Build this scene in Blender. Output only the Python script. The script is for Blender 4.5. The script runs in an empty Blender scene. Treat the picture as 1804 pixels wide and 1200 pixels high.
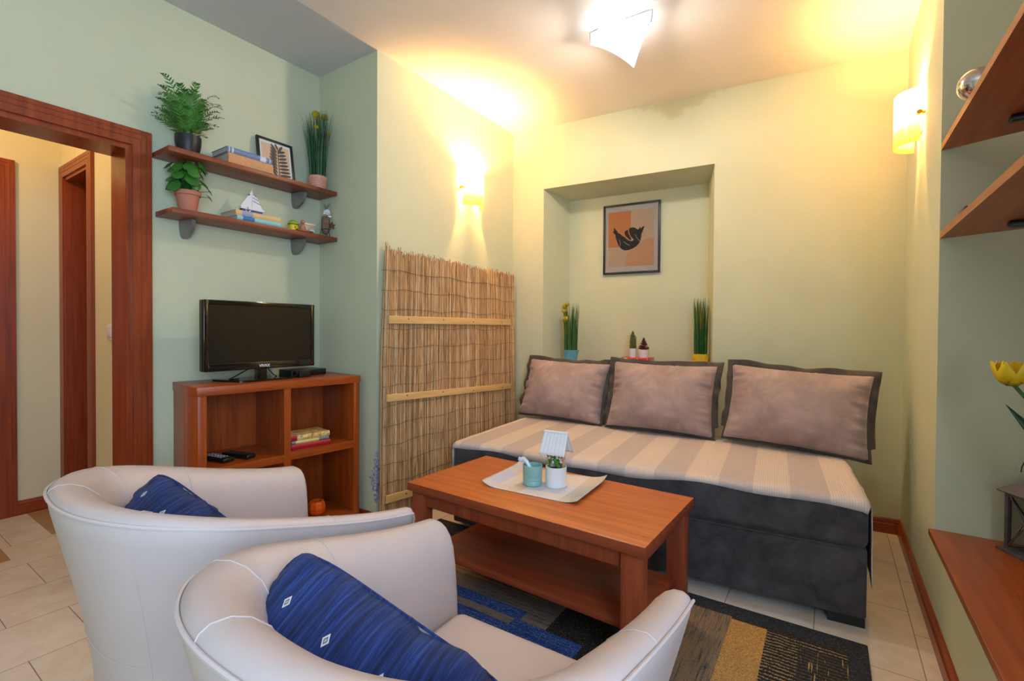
import bpy, bmesh, math, random
from mathutils import Vector, Matrix, noise
random.seed(7)
SC = bpy.context.scene
COL = SC.collection
PI = math.pi
def R(d): return math.radians(d)

# ------------------------------------------------------------------ camera, world, exposure, daylight fill
cam_d = bpy.data.cameras.new('camera')
cam = bpy.data.objects.new('camera', cam_d); COL.objects.link(cam)
right = Vector((0.8303, 0.5573, 0.00624)).normalized()
fwd = Vector((-0.5572, 0.8302, -0.01355)).normalized()
up = right.cross(fwd).normalized(); right = fwd.cross(up).normalized()
m = Matrix((right, up, -fwd)).transposed().to_4x4(); m.translation = (0, 0, 1.1)
cam.matrix_world = m
cam_d.sensor_width = 36.0; cam_d.lens = 16.797; cam_d.shift_y = -0.00416
cam_d.clip_start = 0.02
SC.camera = cam
SC.view_settings.view_transform = 'Standard'; SC.view_settings.look = 'None'
SC.view_settings.gamma = 1.0; SC.view_settings.use_curve_mapping = False
SC.view_settings.exposure = 0.2
W = bpy.data.worlds.new('world'); SC.world = W; W.use_nodes = True
W.node_tree.nodes['Background'].inputs[0].default_value = (0.62, 0.78, 1.0, 1)
W.node_tree.nodes['Background'].inputs[1].default_value = 1.0

def lin(c):
    return tuple((x/255/12.92) if x/255 <= 0.04045 else ((x/255+0.055)/1.055)**2.4 for x in c)

def light(name, kind, loc, power, col, parent=None, size=0.1, rot=None, sy=None):
    d = bpy.data.lights.new(name, kind); d.energy = power; d.color = col
    if kind == 'AREA':
        d.size = size
        if sy: d.shape = 'RECTANGLE'; d.size_y = sy
    else: d.shadow_soft_size = size
    o = bpy.data.objects.new(name, d); COL.objects.link(o); o.location = loc
    if rot: o.rotation_euler = rot
    if parent: o.parent = parent
    return o
# cool daylight fill, added at an unseen window in the right-hand wall near the camera; it shines along -x across the room
light('daylight_fill', 'AREA', (0.845, -0.42, 1.5), 54, (0.53, 0.74, 1.03), size=1.35, sy=1.5, rot=(0, R(90), 0))
# the hallway's own ceiling bulb
light('hallway_bulb', 'POINT', (-3.35, 0.1, 2.3), 17, (1.0, 0.70, 0.36), size=0.09)
CEIL_P, SCONCE_P = 22, 74

# ------------------------------------------------------------------ materials
def new_mat(name):
    m = bpy.data.materials.new(name); m.use_nodes = True
    nt = m.node_tree; b = nt.nodes['Principled BSDF']
    return m, nt, b
def node(nt, t, **kw):
    n = nt.nodes.new(t)
    for k, v in kw.items():
        if k.startswith('i_'): n.inputs[int(k[2:])].default_value = v
        else: setattr(n, k, v)
    return n
def math_(nt, op, a, b=None):
    n = nt.nodes.new('ShaderNodeMath'); n.operation = op
    for i, v in enumerate((a, b)):
        if v is None: continue
        if isinstance(v, (int, float)): n.inputs[i].default_value = v
        else: nt.links.new(v, n.inputs[i])
    return n.outputs[0]
def mixc(nt, fac, a, b, mode='MIX'):
    n = nt.nodes.new('ShaderNodeMix'); n.data_type = 'RGBA'; n.blend_type = mode
    for i, v in ((0, fac), (6, a), (7, b)):
        if isinstance(v, (int, float)): n.inputs[i].default_value = v
        elif isinstance(v, tuple): n.inputs[i].default_value = (*v, 1) if len(v) == 3 else v
        else: nt.links.new(v, n.inputs[i])
    return n.outputs[2]
def coords(nt, scale=(1, 1, 1), rot=(0, 0, 0), loc=(0, 0, 0)):
    tc = nt.nodes.new('ShaderNodeTexCoord'); mp = nt.nodes.new('ShaderNodeMapping')
    mp.inputs['Scale'].default_value = scale; mp.inputs['Rotation'].default_value = rot; mp.inputs['Location'].default_value = loc
    nt.links.new(tc.outputs['Object'], mp.inputs['Vector']); return mp.outputs[0]
def noise_(nt, vec, scale, detail=4, rough=0.55, dist=0.0):
    n = node(nt, 'ShaderNodeTexNoise'); n.inputs['Scale'].default_value = scale; n.inputs['Detail'].default_value = detail
    n.inputs['Roughness'].default_value = rough; n.inputs['Distortion'].default_value = dist
    nt.links.new(vec, n.inputs['Vector']); return n.outputs[0]
def ramp(nt, fac, stops):
    n = nt.nodes.new('ShaderNodeValToRGB'); e = n.color_ramp.elements
    while len(e) < len(stops): e.new(0.5)
    for k, (p, c) in enumerate(stops): e[k].position = p; e[k].color = (*c, 1)
    nt.links.new(fac, n.inputs[0]); return n.outputs[0]
def bump(nt, b, h, strength=0.2, dist=0.01):
    n = nt.nodes.new('ShaderNodeBump'); n.inputs['Strength'].default_value = strength; n.inputs['Distance'].default_value = dist
    nt.links.new(h, n.inputs['Height']); nt.links.new(n.outputs[0], b.inputs['Normal'])
def plain(name, rgb, rough=0.5, metal=0.0, var=0.0, vscale=20, bmp=0.0, emit=None, es=0.0, sheen=0.0, coat=0.0):
    m, nt, b = new_mat(name)
    c = lin(rgb); b.inputs['Base Color'].default_value = (*c, 1)
    b.inputs['Roughness'].default_value = rough; b.inputs['Metallic'].default_value = metal
    if sheen: b.inputs['Sheen Weight'].default_value = sheen; b.inputs['Sheen Roughness'].default_value = 0.4
    if coat: b.inputs['Coat Weight'].default_value = coat
    if var or bmp:
        n = noise_(nt, coords(nt), vscale, 5, 0.6)
        if var:
            lo = tuple(x*(1-var) for x in c); hi = tuple(min(1, x*(1+var)) for x in c)
            nt.links.new(ramp(nt, n, [(0.3, lo), (0.7, hi)]), b.inputs['Base Color'])
        if bmp: bump(nt, b, n, bmp)
    if emit: b.inputs['Emission Color'].default_value = (*lin(emit), 1); b.inputs['Emission Strength'].default_value = es
    return m
def wood(name, dark, light_, axis, rough=0.38, scale=1.0, coat=0.0):
    m, nt, b = new_mat(name)
    s = [16*scale]*3; s['xyz'.index(axis)] = 0.9*scale
    v = coords(nt, tuple(s))
    n1 = noise_(nt, v, 2.2, 7, 0.62, 0.35)
    s2 = [90*scale]*3; s2['xyz'.index(axis)] = 3*scale
    n2 = noise_(nt, coords(nt, tuple(s2)), 2.0, 3, 0.6)
    f = math_(nt, 'ADD', math_(nt, 'MULTIPLY', n1, 0.72), math_(nt, 'MULTIPLY', n2, 0.28))
    d, l = lin(dark), lin(light_)
    mid = tuple((a+c)/2 for a, c in zip(d, l))
    nt.links.new(ramp(nt, f, [(0.32, d), (0.5, mid), (0.68, l)]), b.inputs['Base Color'])
    b.inputs['Roughness'].default_value = rough; b.inputs['Coat Weight'].default_value = coat; b.inputs['Coat Roughness'].default_value = 0.15
    bump(nt, b, n2, 0.06, 0.002)
    return m
def rect(nt, X, Y, x0, x1, y0, y1):
    a = math_(nt, 'GREATER_THAN', X, x0); c = math_(nt, 'LESS_THAN', X, x1)
    d = math_(nt, 'GREATER_THAN', Y, y0); e = math_(nt, 'LESS_THAN', Y, y1)
    return math_(nt, 'MULTIPLY', math_(nt, 'MULTIPLY', a, c), math_(nt, 'MULTIPLY', d, e))
def xyz(nt, vec):
    s = nt.nodes.new('ShaderNodeSeparateXYZ'); nt.links.new(vec, s.inputs[0]); return s.outputs

PAINT = (206, 208, 177); CZ = 2.62
def wall_paint(name, peel=False, damp=False):
    m, nt, b = new_mat(name)
    v = coords(nt)
    n = noise_(nt, v, 2.2, 5, 0.6)
    c = lin(PAINT)
    col = ramp(nt, n, [(0.3, tuple(x*0.95 for x in c)), (0.7, tuple(x*1.03 for x in c))])
    n2 = noise_(nt, v, 38, 4, 0.6)
    if peel:   # flaking plaster low on the outer corner
        X, Y, Z = xyz(nt, v)
        dy = math_(nt, 'ABSOLUTE', math_(nt, 'SUBTRACT', Y, 1.765)); dx = math_(nt, 'ABSOLUTE', math_(nt, 'SUBTRACT', X, -2.08))
        dd = math_(nt, 'ADD', dx, dy)
        zc = math_(nt, 'ABSOLUTE', math_(nt, 'SUBTRACT', Z, 0.27))
        f = math_(nt, 'SUBTRACT', 1.0, math_(nt, 'ADD', math_(nt, 'MULTIPLY', dd, 12.0), math_(nt, 'MULTIPLY', zc, 3.4)))
        f = math_(nt, 'ADD', f, math_(nt, 'MULTIPLY', math_(nt, 'SUBTRACT', noise_(nt, v, 26, 6, 0.7), 0.5), 1.5))
        mask = math_(nt, 'GREATER_THAN', f, 0.42)
        pc = ramp(nt, noise_(nt, v, 60, 4), [(0.35, lin((120, 118, 140))), (0.5, lin((176, 172, 188))), (0.65, lin((226, 222, 220)))])
        col = mixc(nt, mask, col, pc)
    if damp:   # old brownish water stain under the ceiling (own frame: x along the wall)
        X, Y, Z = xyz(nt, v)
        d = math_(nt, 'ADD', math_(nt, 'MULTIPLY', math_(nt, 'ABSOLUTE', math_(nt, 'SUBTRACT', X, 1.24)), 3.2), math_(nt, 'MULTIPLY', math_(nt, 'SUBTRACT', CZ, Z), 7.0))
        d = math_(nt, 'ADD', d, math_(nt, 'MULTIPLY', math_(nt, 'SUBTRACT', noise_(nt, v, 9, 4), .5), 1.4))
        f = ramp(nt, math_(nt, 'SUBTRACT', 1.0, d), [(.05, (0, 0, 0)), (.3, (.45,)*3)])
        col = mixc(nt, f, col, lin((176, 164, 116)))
    nt.links.new(col, b.inputs['Base Color'])
    b.inputs['Roughness'].default_value = 0.75
    bump(nt, b, n2, 0.12, 0.004)
    return m
M = {}
M['wall'] = wall_paint('pale green wall paint')
M['wall_damp'] = wall_paint('pale green wall paint with damp stain', False, True)
M['wall_peel'] = wall_paint('pale green flaking wall paint', True)
M['hall'] = plain('cream hallway paint', (226, 212, 172), 0.75, var=0.03, vscale=2)
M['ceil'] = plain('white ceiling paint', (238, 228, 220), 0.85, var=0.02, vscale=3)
M['soffit'] = plain('shaded ceiling grey', (206, 205, 206), 0.85, var=0.02, vscale=3)  # greyed ceiling white: the cooler shade beside the door wall is painted in
for ax in 'xyz':
    M['cherry_'+ax] = wood('cherry veneer '+ax, (132, 50, 12), (186, 90, 28), ax, 0.36)
    M['table_'+ax] = wood('alder table veneer '+ax, (172, 84, 34), (218, 122, 58), ax, 0.34)
    M['tdark_'+ax] = wood('reddish table frame '+ax, (120, 48, 24), (166, 78, 44), ax, 0.4)
    M['door_'+ax] = wood('red brown door wood '+ax, (116, 42, 14), (166, 72, 28), ax, 0.32)
    M['shelf_'+ax] = wood('brown shelf wood '+ax, (108, 48, 26), (152, 78, 46), ax, 0.4)
M['pine_y'] = wood('pale pine batten', (206, 160, 96), (236, 198, 136), 'y', 0.5)
M['sill_y'] = wood('sill board', (122, 52, 20), (168, 84, 36), 'y', 0.3)
M['rshelf_y'] = wood('right shelf wood', (140, 74, 36), (182, 108, 58), 'y', 0.45)
M['leather'] = plain('cream leatherette', (200, 183, 178), 0.42, var=0.03, vscale=6, bmp=0.0)
M['leather'].node_tree.nodes['Principled BSDF'].inputs['Roughness'].default_value = 0.45
def leather_bump():
    nt = M['leather'].node_tree; b = nt.nodes['Principled BSDF']
    bump(nt, b, noise_(nt, coords(nt), 260, 2), 0.05, 0.002)
leather_bump()
M['piping'] = plain('cream piping', (208, 192, 187), 0.5)
M['seam'] = plain('stitched seam', (204, 188, 182), 0.6)
def velvet(name, lo, hi, sheen, scale=7):
    m, nt, b = new_mat(name); v = coords(nt)
    n = noise_(nt, v, scale, 6, 0.65, 0.4)
    nt.links.new(ramp(nt, n, [(0.32, lin(lo)), (0.68, lin(hi))]), b.inputs['Base Color'])
    b.inputs['Roughness'].default_value = 0.85; b.inputs['Sheen Weight'].default_value = sheen; b.inputs['Sheen Roughness'].default_value = 0.4
    bump(nt, b, noise_(nt, v, 120, 3), 0.15, 0.002)
    return m
M['charcoal'] = velvet('charcoal velvet', (48, 43, 45), (88, 80, 81), 0.2)
M['flange'] = velvet('dark brown velvet', (58, 50, 46), (84, 74, 68), 0.2, 12)
M['taupe'] = velvet('taupe velvet', (150, 126, 122), (184, 158, 152), 0.3, 7)
M['black'] = plain('black plastic', (16, 16, 18), 0.35)
M['gloss_black'] = plain('gloss black plastic', (9, 9, 10), 0.12, coat=0.5)
M['screen'] = plain('dark screen', (20, 17, 13), 0.28)
M['white_print'] = plain('white print', (225, 225, 225), 0.5)
M['bracket'] = plain('satin grey metal', (142, 138, 134), 0.4, 0.5)
M['steel'] = plain('brushed steel', (180, 180, 182), 0.3, 1.0)
M['brass'] = plain('brass', (196, 150, 60), 0.35, 0.8)
M['white'] = plain('white ceramic', (236, 236, 238), 0.3)
M['white_matt'] = plain('white matt', (232, 232, 236), 0.6)
M['paper'] = plain('book pages', (196, 184, 168), 0.8, var=0.08, vscale=90)
M['terracotta'] = plain('terracotta', (190, 120, 96), 0.75, var=0.06, vscale=18)
M['pink'] = plain('pink glaze', (226, 160, 138), 0.5)
M['blue_pot'] = plain('blue pot', (104, 176, 196), 0.5)
M['yellow_pot'] = plain('yellow pot', (232, 196, 34), 0.5)
M['mint'] = plain('mint glaze', (140, 186, 178), 0.28)
M['grass'] = plain('grass green', (58, 104, 44), 0.5, var=0.35, vscale=30)
M['grass2'] = plain('dark grass green', (46, 88, 50), 0.5, var=0.35, vscale=30)
M['fern'] = plain('fern green', (78, 132, 50), 0.5, var=0.45, vscale=14)
M['pilea'] = plain('pilea green', (44, 104, 34), 0.35, var=0.35, vscale=16)
M['ochre'] = plain('ochre seed', (176, 156, 34), 0.8, var=0.25, vscale=150)
M['soil'] = plain('soil', (60, 44, 32), 0.9)
M['orange'] = plain('orange glaze', (236, 96, 18), 0.35)
M['sconce_brass'] = M['brass']

# ------------------------------------------------------------------ geometry helpers
def box(bm, c, s, bev=0.0, mat=0, rot=None, seg=2):
    r = bmesh.ops.create_cube(bm, size=1.0); vs = r['verts']
    bmesh.ops.scale(bm, vec=s, verts=vs)
    if bev > 0:
        es = list({e for v in vs for e in v.link_edges})
        q = bmesh.ops.bevel(bm, geom=es, offset=min(bev, min(s)*0.49), segments=seg, profile=0.5, affect='EDGES')
        vs = list({v for f in q['faces'] for v in f.verts} | {v for v in vs if v.is_valid})
    if rot: bmesh.ops.rotate(bm, cent=(0, 0, 0), matrix=rot, verts=vs)
    bmesh.ops.translate(bm, vec=c, verts=vs)
    if mat:
        for f in {f for v in vs for f in v.link_faces}: f.material_index = mat
    return vs
def bx(bm, x0, x1, y0, y1, z0, z1, bev=0.0, mat=0):
    return box(bm, ((x0+x1)/2, (y0+y1)/2, (z0+z1)/2), (abs(x1-x0), abs(y1-y0), abs(z1-z0)), bev, mat)
def tube(bm, pts, r, seg=8, mat=0, closed=False, r1=None):
    pts = [Vector(p) for p in pts]; n = len(pts); rings = []
    ref = None
    for i, p in enumerate(pts):
        a = pts[(i-1) % n] if (closed or i > 0) else p; b = pts[(i+1) % n] if (closed or i < n-1) else p
        t = (b-a)
        if t.length < 1e-9: t = Vector((0, 0, 1))
        t.normalize()
        if ref is None: ref = t.orthogonal().normalized()
        ref = (ref - t*ref.dot(t))
        if ref.length < 1e-6: ref = t.orthogonal()
        ref.normalize(); w = t.cross(ref)
        rr = r if r1 is None else r+(r1-r)*i/max(1, n-1)
        rings.append([bm.verts.new(p+ref*math.cos(k*2*PI/seg)*rr+w*math.sin(k*2*PI/seg)*rr) for k in range(seg)])
    fs = []
    for i in range(n if closed else n-1):
        A, B = rings[i], rings[(i+1) % n]
        for k in range(seg): fs.append(bm.faces.new((A[k], A[(k+1) % seg], B[(k+1) % seg], B[k])))
    if not closed: fs.append(bm.faces.new(rings[0][::-1])); fs.append(bm.faces.new(rings[-1]))
    for f in fs: f.material_index = mat
def lathe(bm, prof, seg=32, c=(0, 0, 0), mat=0, mats=None, cap=True):
    rings = []
    for r, z in prof:
        rings.append([bm.verts.new((c[0]+r*math.cos(k*2*PI/seg), c[1]+r*math.sin(k*2*PI/seg), c[2]+z)) for k in range(seg)])
    for i in range(len(rings)-1):
        for k in range(seg):
            f = bm.faces.new((rings[i][k], rings[i][(k+1) % seg], rings[i+1][(k+1) % seg], rings[i+1][k]))
            f.material_index = mats[i] if mats else mat
    if cap:
        f = bm.faces.new(rings[0][::-1]); f.material_index = mats[0] if mats else mat
        f = bm.faces.new(rings[-1]); f.material_index = mats[-1] if mats else mat
def sphere(bm, c, r, mat=0, u=12, v=8, s=(1, 1, 1)):
    q = bmesh.ops.create_uvsphere(bm, u_segments=u, v_segments=v, radius=r)
    bmesh.ops.scale(bm, vec=s, verts=q['verts']); bmesh.ops.translate(bm, vec=c, verts=q['verts'])
    for f in {f for w in q['verts'] for f in w.link_faces}: f.material_index = mat
def prism(bm, poly, z0, z1, mat=0, M4=None):
    a = [bm.verts.new((x, y, z0)) for x, y in poly]; b = [bm.verts.new((x, y, z1)) for x, y in poly]
    n = len(poly); fs = [bm.faces.new(a[::-1]), bm.faces.new(b)]
    for k in range(n): fs.append(bm.faces.new((a[k], a[(k+1) % n], b[(k+1) % n], b[k])))
    for f in fs: f.material_index = mat
    if M4: bmesh.ops.transform(bm, matrix=M4, verts=a+b)
    return a+b
def grid(bm, fn, nu, nv, mat=0, close_u=False):
    V = [[bm.verts.new(fn(i/(nu if close_u else nu-1), j/(nv-1))) for j in range(nv)] for i in range(nu)]
    for i in range(nu if close_u else nu-1):
        for j in range(nv-1):
            f = bm.faces.new((V[i][j], V[(i+1) % nu][j], V[(i+1) % nu][j+1], V[i][j+1])); f.material_index = mat
    return V
def strip(bm, pts, widths, side, mat=0):
    prev = None
    for p, w in zip(pts, widths):
        p = Vector(p); s = Vector(side)*w/2
        cur = (bm.verts.new(p-s), bm.verts.new(p+s))
        if prev:
            f = bm.faces.new((prev[0], prev[1], cur[1], cur[0])); f.material_index = mat
        prev = cur
def obj(name, bm, mats, parent=None, smooth=True, angle=35, fix=True):
    if fix: bmesh.ops.recalc_face_normals(bm, faces=bm.faces[:])
    me = bpy.data.meshes.new(name); bm.to_mesh(me); bm.free()
    for mt in (mats if isinstance(mats, (list, tuple)) else [mats]): me.materials.append(mt)
    if smooth:
        for p in me.polygons: p.use_smooth = True
        me.set_sharp_from_angle(angle=R(angle))
    o = bpy.data.objects.new(name, me); COL.objects.link(o)
    if parent: o.parent = parent
    return o
def NB(): return bmesh.new()
def tag(o, label, cat, group=None):
    o['label'] = label; o['category'] = cat
    if group: o['group'] = group
    return o
def thing(name, label, cat, loc=(0, 0, 0), rz=0.0, group=None):
    o = bpy.data.objects.new(name, None); COL.objects.link(o); o.empty_display_size = 0.05
    o.location = loc; o.rotation_euler = (0, 0, R(rz)); return tag(o, label, cat, group)
def struct(name, bm, mats, smooth=False, **kw):
    o = obj(name, bm, mats, smooth=smooth, **kw); o['kind'] = 'structure'; return o
def copy_tree(o, parent=None):
    c = o.copy(); COL.objects.link(c)
    if parent: c.parent = parent
    for ch in list(o.children): copy_tree(ch, c)
    return c

# ------------------------------------------------------------------ room shell
CZ = 2.62; XW = -2.60; XR = -2.08; YF = 1.765; XE = 0.32; YA = 2.323
# floor: stone tiles laid in rows along y
def floor_mat():
    m, nt, b = new_mat('beige stone tiles')
    tc = nt.nodes.new('ShaderNodeTexCoord'); X, Y, Z = xyz(nt, tc.outputs['Object'])
    cb = nt.nodes.new('ShaderNodeCombineXYZ')
    nt.links.new(math_(nt, 'ADD', Y, 20.12), cb.inputs[0]); nt.links.new(math_(nt, 'ADD', X, 18.04), cb.inputs[1])
    br = nt.nodes.new('ShaderNodeTexBrick'); nt.links.new(cb.outputs[0], br.inputs['Vector'])
    br.offset = 0.37; br.inputs['Scale'].default_value = 1.0; br.inputs['Brick Width'].default_value = 0.46
    br.inputs['Row Height'].default_value = 0.305; br.inputs['Mortar Size'].default_value = 0.0016; br.inputs['Mortar Smooth'].default_value = 0.2
    br.inputs['Color1'].default_value = (*lin((226, 210, 198)), 1); br.inputs['Color2'].default_value = (*lin((212, 194, 176)), 1)
    br.inputs['Mortar'].default_value = (*lin((120, 96, 74)), 1); br.inputs['Bias'].default_value = -0.2
    v = coords(nt)
    n = noise_(nt, v, 9, 7, 0.68, 0.6)
    col = mixc(nt, 0.55, br.outputs['Color'], ramp(nt, n, [(0.3, lin((204, 182, 160))), (0.55, lin((226, 212, 196))), (0.75, lin((236, 226, 212)))]))
    n3 = noise_(nt, v, 2.4, 3)
    col = mixc(nt, math_(nt, 'MULTIPLY', math_(nt, 'GREATER_THAN', noise_(nt, v, 30, 5, 0.7), 0.69), 0.5), col, lin((170, 140, 110)))
    col = mixc(nt, math_(nt, 'MULTIPLY', br.outputs['Fac'], 0.85), col, lin((126, 102, 80)))
    for (x0, x1, y0, y1) in ((-3.92, -3.42, 0.735, 0.835), (-3.45, -3.2, 0.5, 0.545)):   # small brown infill tiles
        col = mixc(nt, rect(nt, X, Y, x0, x1, y0, y1), col, lin((176, 138, 96)))
    nt.links.new(col, b.inputs['Base Color']); b.inputs['Roughness'].default_value = 0.38
    return m
bm = NB(); bx(bm, -4.1, 1.0, -1.7, 3.6, -0.1, 0); struct('floor', bm, floor_mat())
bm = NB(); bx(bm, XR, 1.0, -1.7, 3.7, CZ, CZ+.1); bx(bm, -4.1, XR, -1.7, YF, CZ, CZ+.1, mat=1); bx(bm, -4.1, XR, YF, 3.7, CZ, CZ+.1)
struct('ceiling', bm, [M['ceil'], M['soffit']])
# left wall with the doorway, its return and the wall behind the reed mat
DY0, DY1, DZ = -0.02, 0.826, 1.91
bm = NB()
bx(bm, XW-.16, XW, DY1, YF+.1, 0, CZ); bx(bm, XW-.16, XW, -1.7, DY0, 0, CZ); bx(bm, XW-.16, XW, DY0, DY1, DZ, CZ)
struct('wall_left', bm, M['wall'])
bm = NB(); bx(bm, XW, XR-.1, YF, YF+.1, 0, CZ); bx(bm, XR-.1, XR, YF, 3.3, 0, CZ); struct('wall_left', bm, M['wall_peel'])
# hallway beyond the doorway
bm = NB(); bx(bm, -4.04, -3.94, -1.7, 1.0, 0, CZ)
# end wall of the hallway, pierced by a second door
bx(bm, -3.94, -3.86, .903, 1.0, 0, CZ); bx(bm, -3.43, XW-.16, .903, 1.0, 0, CZ); bx(bm, -3.86, -3.43, .903, 1.0, 2.0, CZ)
struct('wall_hallway', bm, M['hall'])
# wall at the back with the niche (own frame: s along the wall, d into it)
def BW(s, d, z):
    a = R(5.24); return Vector((-2.09+s*math.cos(a)-d*math.sin(a), 3.102+s*math.sin(a)+d*math.cos(a), z))
bm = NB()
bx(bm, -.15, .272, 0, .45, 0, CZ); bx(bm, 1.462, 2.65, 0, .45, 0, CZ); bx(bm, .272, 1.462, 0, .45, 0, .83)
v0 = [(.272, 0), (1.462, 0), (1.392, .33), (.356, .33)]
bx(bm, .272, 1.462, .33, .45, .83, CZ)
# lintel with a slightly falling soffit, splayed cheeks
def poly(bm, pts): return bm.faces.new([bm.verts.new(p) for p in pts])
L = .272; Q = 1.462; l2 = .352; q2 = 1.394; zt0 = 2.16; zt1 = 2.135
poly(bm, [(L, 0, zt0), (Q, 0, zt0), (Q, 0, CZ), (L, 0, CZ)])
poly(bm, [(L, 0, zt0), (Q, 0, zt0), (Q, .332, zt1), (L, .332, zt1)])
poly(bm, [(L, 0, .83), (l2, .33, .83), (l2, .33, zt1+.03), (L, 0, zt0+.02)])
poly(bm, [(Q, 0, .83), (q2, .33, .83), (q2, .33, zt1+.03), (Q, 0, zt0+.02)])
o = struct('wall_back', bm, M['wall_damp'], fix=False); o.location = (-2.09, 3.102, 0); o.rotation_euler = (0, 0, R(5.24))
bm = NB(); prism(bm, [(.268, -.008), (1.466, -.008), (1.4, .33), (.35, .33)], .828, .852)
o = struct('trim_niche', bm, M['cherry_x']); o.location = (-2.09, 3.102, 0); o.rotation_euler = (0, 0, R(5.24))
# right side: short wall, alcove with sill board
bm = NB()
bx(bm, XE, XE+.6, YA, 3.75, 0, CZ); bx(bm, XE, XE+.5, -1.7, YA, 0, .352); bx(bm, .86, .96, .35, YA, .352, CZ); bx(bm, .86, .96, -1.7, -1.19, .352, CZ); bx(bm, .86, .96, -1.19, .35, .352, .80); bx(bm, .86, .96, -1.19, .35, 2.2, CZ)
struct('wall_right', bm, M['wall'])
bm = NB(); bx(bm, .303, .86, -.4, YA, .352, .376, bev=.003); struct('trim_sill', bm, M['sill_y'])
# wall behind the camera; an unseen window, added for the daylight fill, stands in the alcove wall
bm = NB(); bx(bm, -4.1, 1.0, -1.8, -1.7, 0, CZ); struct('wall_rear', bm, M['wall'])
bm = NB()
for (a, b_, c, d) in ((-1.19, -1.13, .8, 2.2), (.29, .35, .8, 2.2), (-.45, -.39, .8, 2.2), (-1.19, .35, .8, .86), (-1.19, .35, 2.14, 2.2)): bx(bm, .88, .93, a, b_, c, d)
struct('added_window', bm, M['white_matt'])
# baseboards
def baseboard(name, p0, p1, inward, mat, h=.082):
    p0, p1 = Vector((*p0, 0)), Vector((*p1, 0)); t = (p1-p0); ln = t.length; t.normalize(); n = Vector((*inward, 0))
    bm = NB()
    prof = [(0, 0), (.016, 0), (.016, .05), (.011, .056), (.013, .064), (.008, h-.004), (.003, h), (0, h)]
    a = [bm.verts.new(p0+n*d+Vector((0, 0, z))) for d, z in prof]; b = [bm.verts.new(p1+n*d+Vector((0, 0, z))) for d, z in prof]
    k = len(prof)
    for i in range(k): bm.faces.new((a[i], a[(i+1) % k], b[(i+1) % k], b[i]))
    bm.faces.new(a); bm.faces.new(b[::-1])
    struct(name, bm, mat)
pb0, pb1 = BW(0, 0, 0), BW(2.44, 0, 0)
nb = (math.sin(R(5.24)), -math.cos(R(5.24)))
baseboard('baseboard_back', pb0.to_2d()[:], pb1.to_2d()[:], nb, M['door_x'])
baseboard('baseboard_right', (XE, -1.6), (XE, 3.32), (-1, 0), M['door_y'])
baseboard('baseboard_left', (XR, YF), (XR, 3.1), (1, 0), M['door_y'])
baseboard('baseboard_left', (XW, YF), (XR+.016, YF), (0, -1), M['door_x'])
baseboard('baseboard_left', (XW, .9), (XW, YF), (1, 0), M['door_y'])
baseboard('baseboard_hallway', (-3.94, .69), (-3.94, .903), (1, 0), M['door_y'])
baseboard('baseboard_hallway', (-3.94, -1.6), (-3.94, -.2), (1, 0), M['door_y'])
baseboard('baseboard_hallway', (-3.36, .903), (-2.78, .903), (0, -1), M['door_x'])
# door casings: stepped boards with grooves
def casing(bm, axis, a0, a1, z0, z1, plane, out, w, side):
    # three stepped strips of board around an opening; axis 'y' or 'x' runs along the wall
    steps = [(0, .40, .018), (.40, .43, .0155), (.43, .70, .018), (.70, .73, .0155), (.73, 1, .018)]
    for f0, f1, th in steps:
        for sd in (side if isinstance(side, tuple) else (side,)):
            if sd == 'hi': u0, u1 = a1+w*f0, a1+w*f1
            else: u0, u1 = a0-w*f1, a0-w*f0
            p0, p1 = sorted((plane, plane+out*th))
            if axis == 'y': bx(bm, p0, p1, u0, u1, z0, z1+w*f0)
            else: bx(bm, u0, u1, p0, p1, z0, z1+w*f0)
        p0, p1 = sorted((plane, plane+out*th))
        if axis == 'y': bx(bm, p0, p1, a0-w*f1, a1+w*f1, z1+w*f0, z1+w*f1)
        else: bx(bm, a0-w*f1, a1+w*f1, p0, p1, z1+w*f0, z1+w*f1)
bm = NB(); casing(bm, 'y', DY0, DY1, 0, DZ, XW, 1, .072, ('hi', 'lo'))
bx(bm, XW-.17, XW+.004, DY1-.022, DY1+.004, 0, DZ-.022); bx(bm, XW-.17, XW+.004, DY0-.004, DY0+.022, 0, DZ-.022); bx(bm, XW-.17, XW+.0045, DY0-.004, DY1+.004, DZ-.022, DZ+.004)
casing(bm, 'y', DY0, DY1, 0, DZ, XW-.16, -1, .072, ('hi', 'lo'))
struct('door_1', bm, M['door_z'])
bm = NB(); casing(bm, 'x', -3.86, -3.43, 0, 2.0, .903, -1, .07, ('hi', 'lo'))
bx(bm, -3.875, -3.85, .895, 1.3, 0, 2.0); bx(bm, -3.44, -3.415, .895, 1.3, 0, 2.0); bx(bm, -3.86, -3.43, .895, 1.3, 1.98, 2.01); bx(bm, -3.86, -3.43, 1.27, 1.31, 0, 2.0)
struct('door_2', bm, M['door_z'])
bm = NB(); casing(bm, 'y', -.2, .625, 0, 1.985, -3.94, 1, .072, ('hi', 'lo')); bx(bm, -3.945, -3.925, -.2, .625, 0, 1.985)
struct('door_3', bm, M['door_z'])

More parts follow.
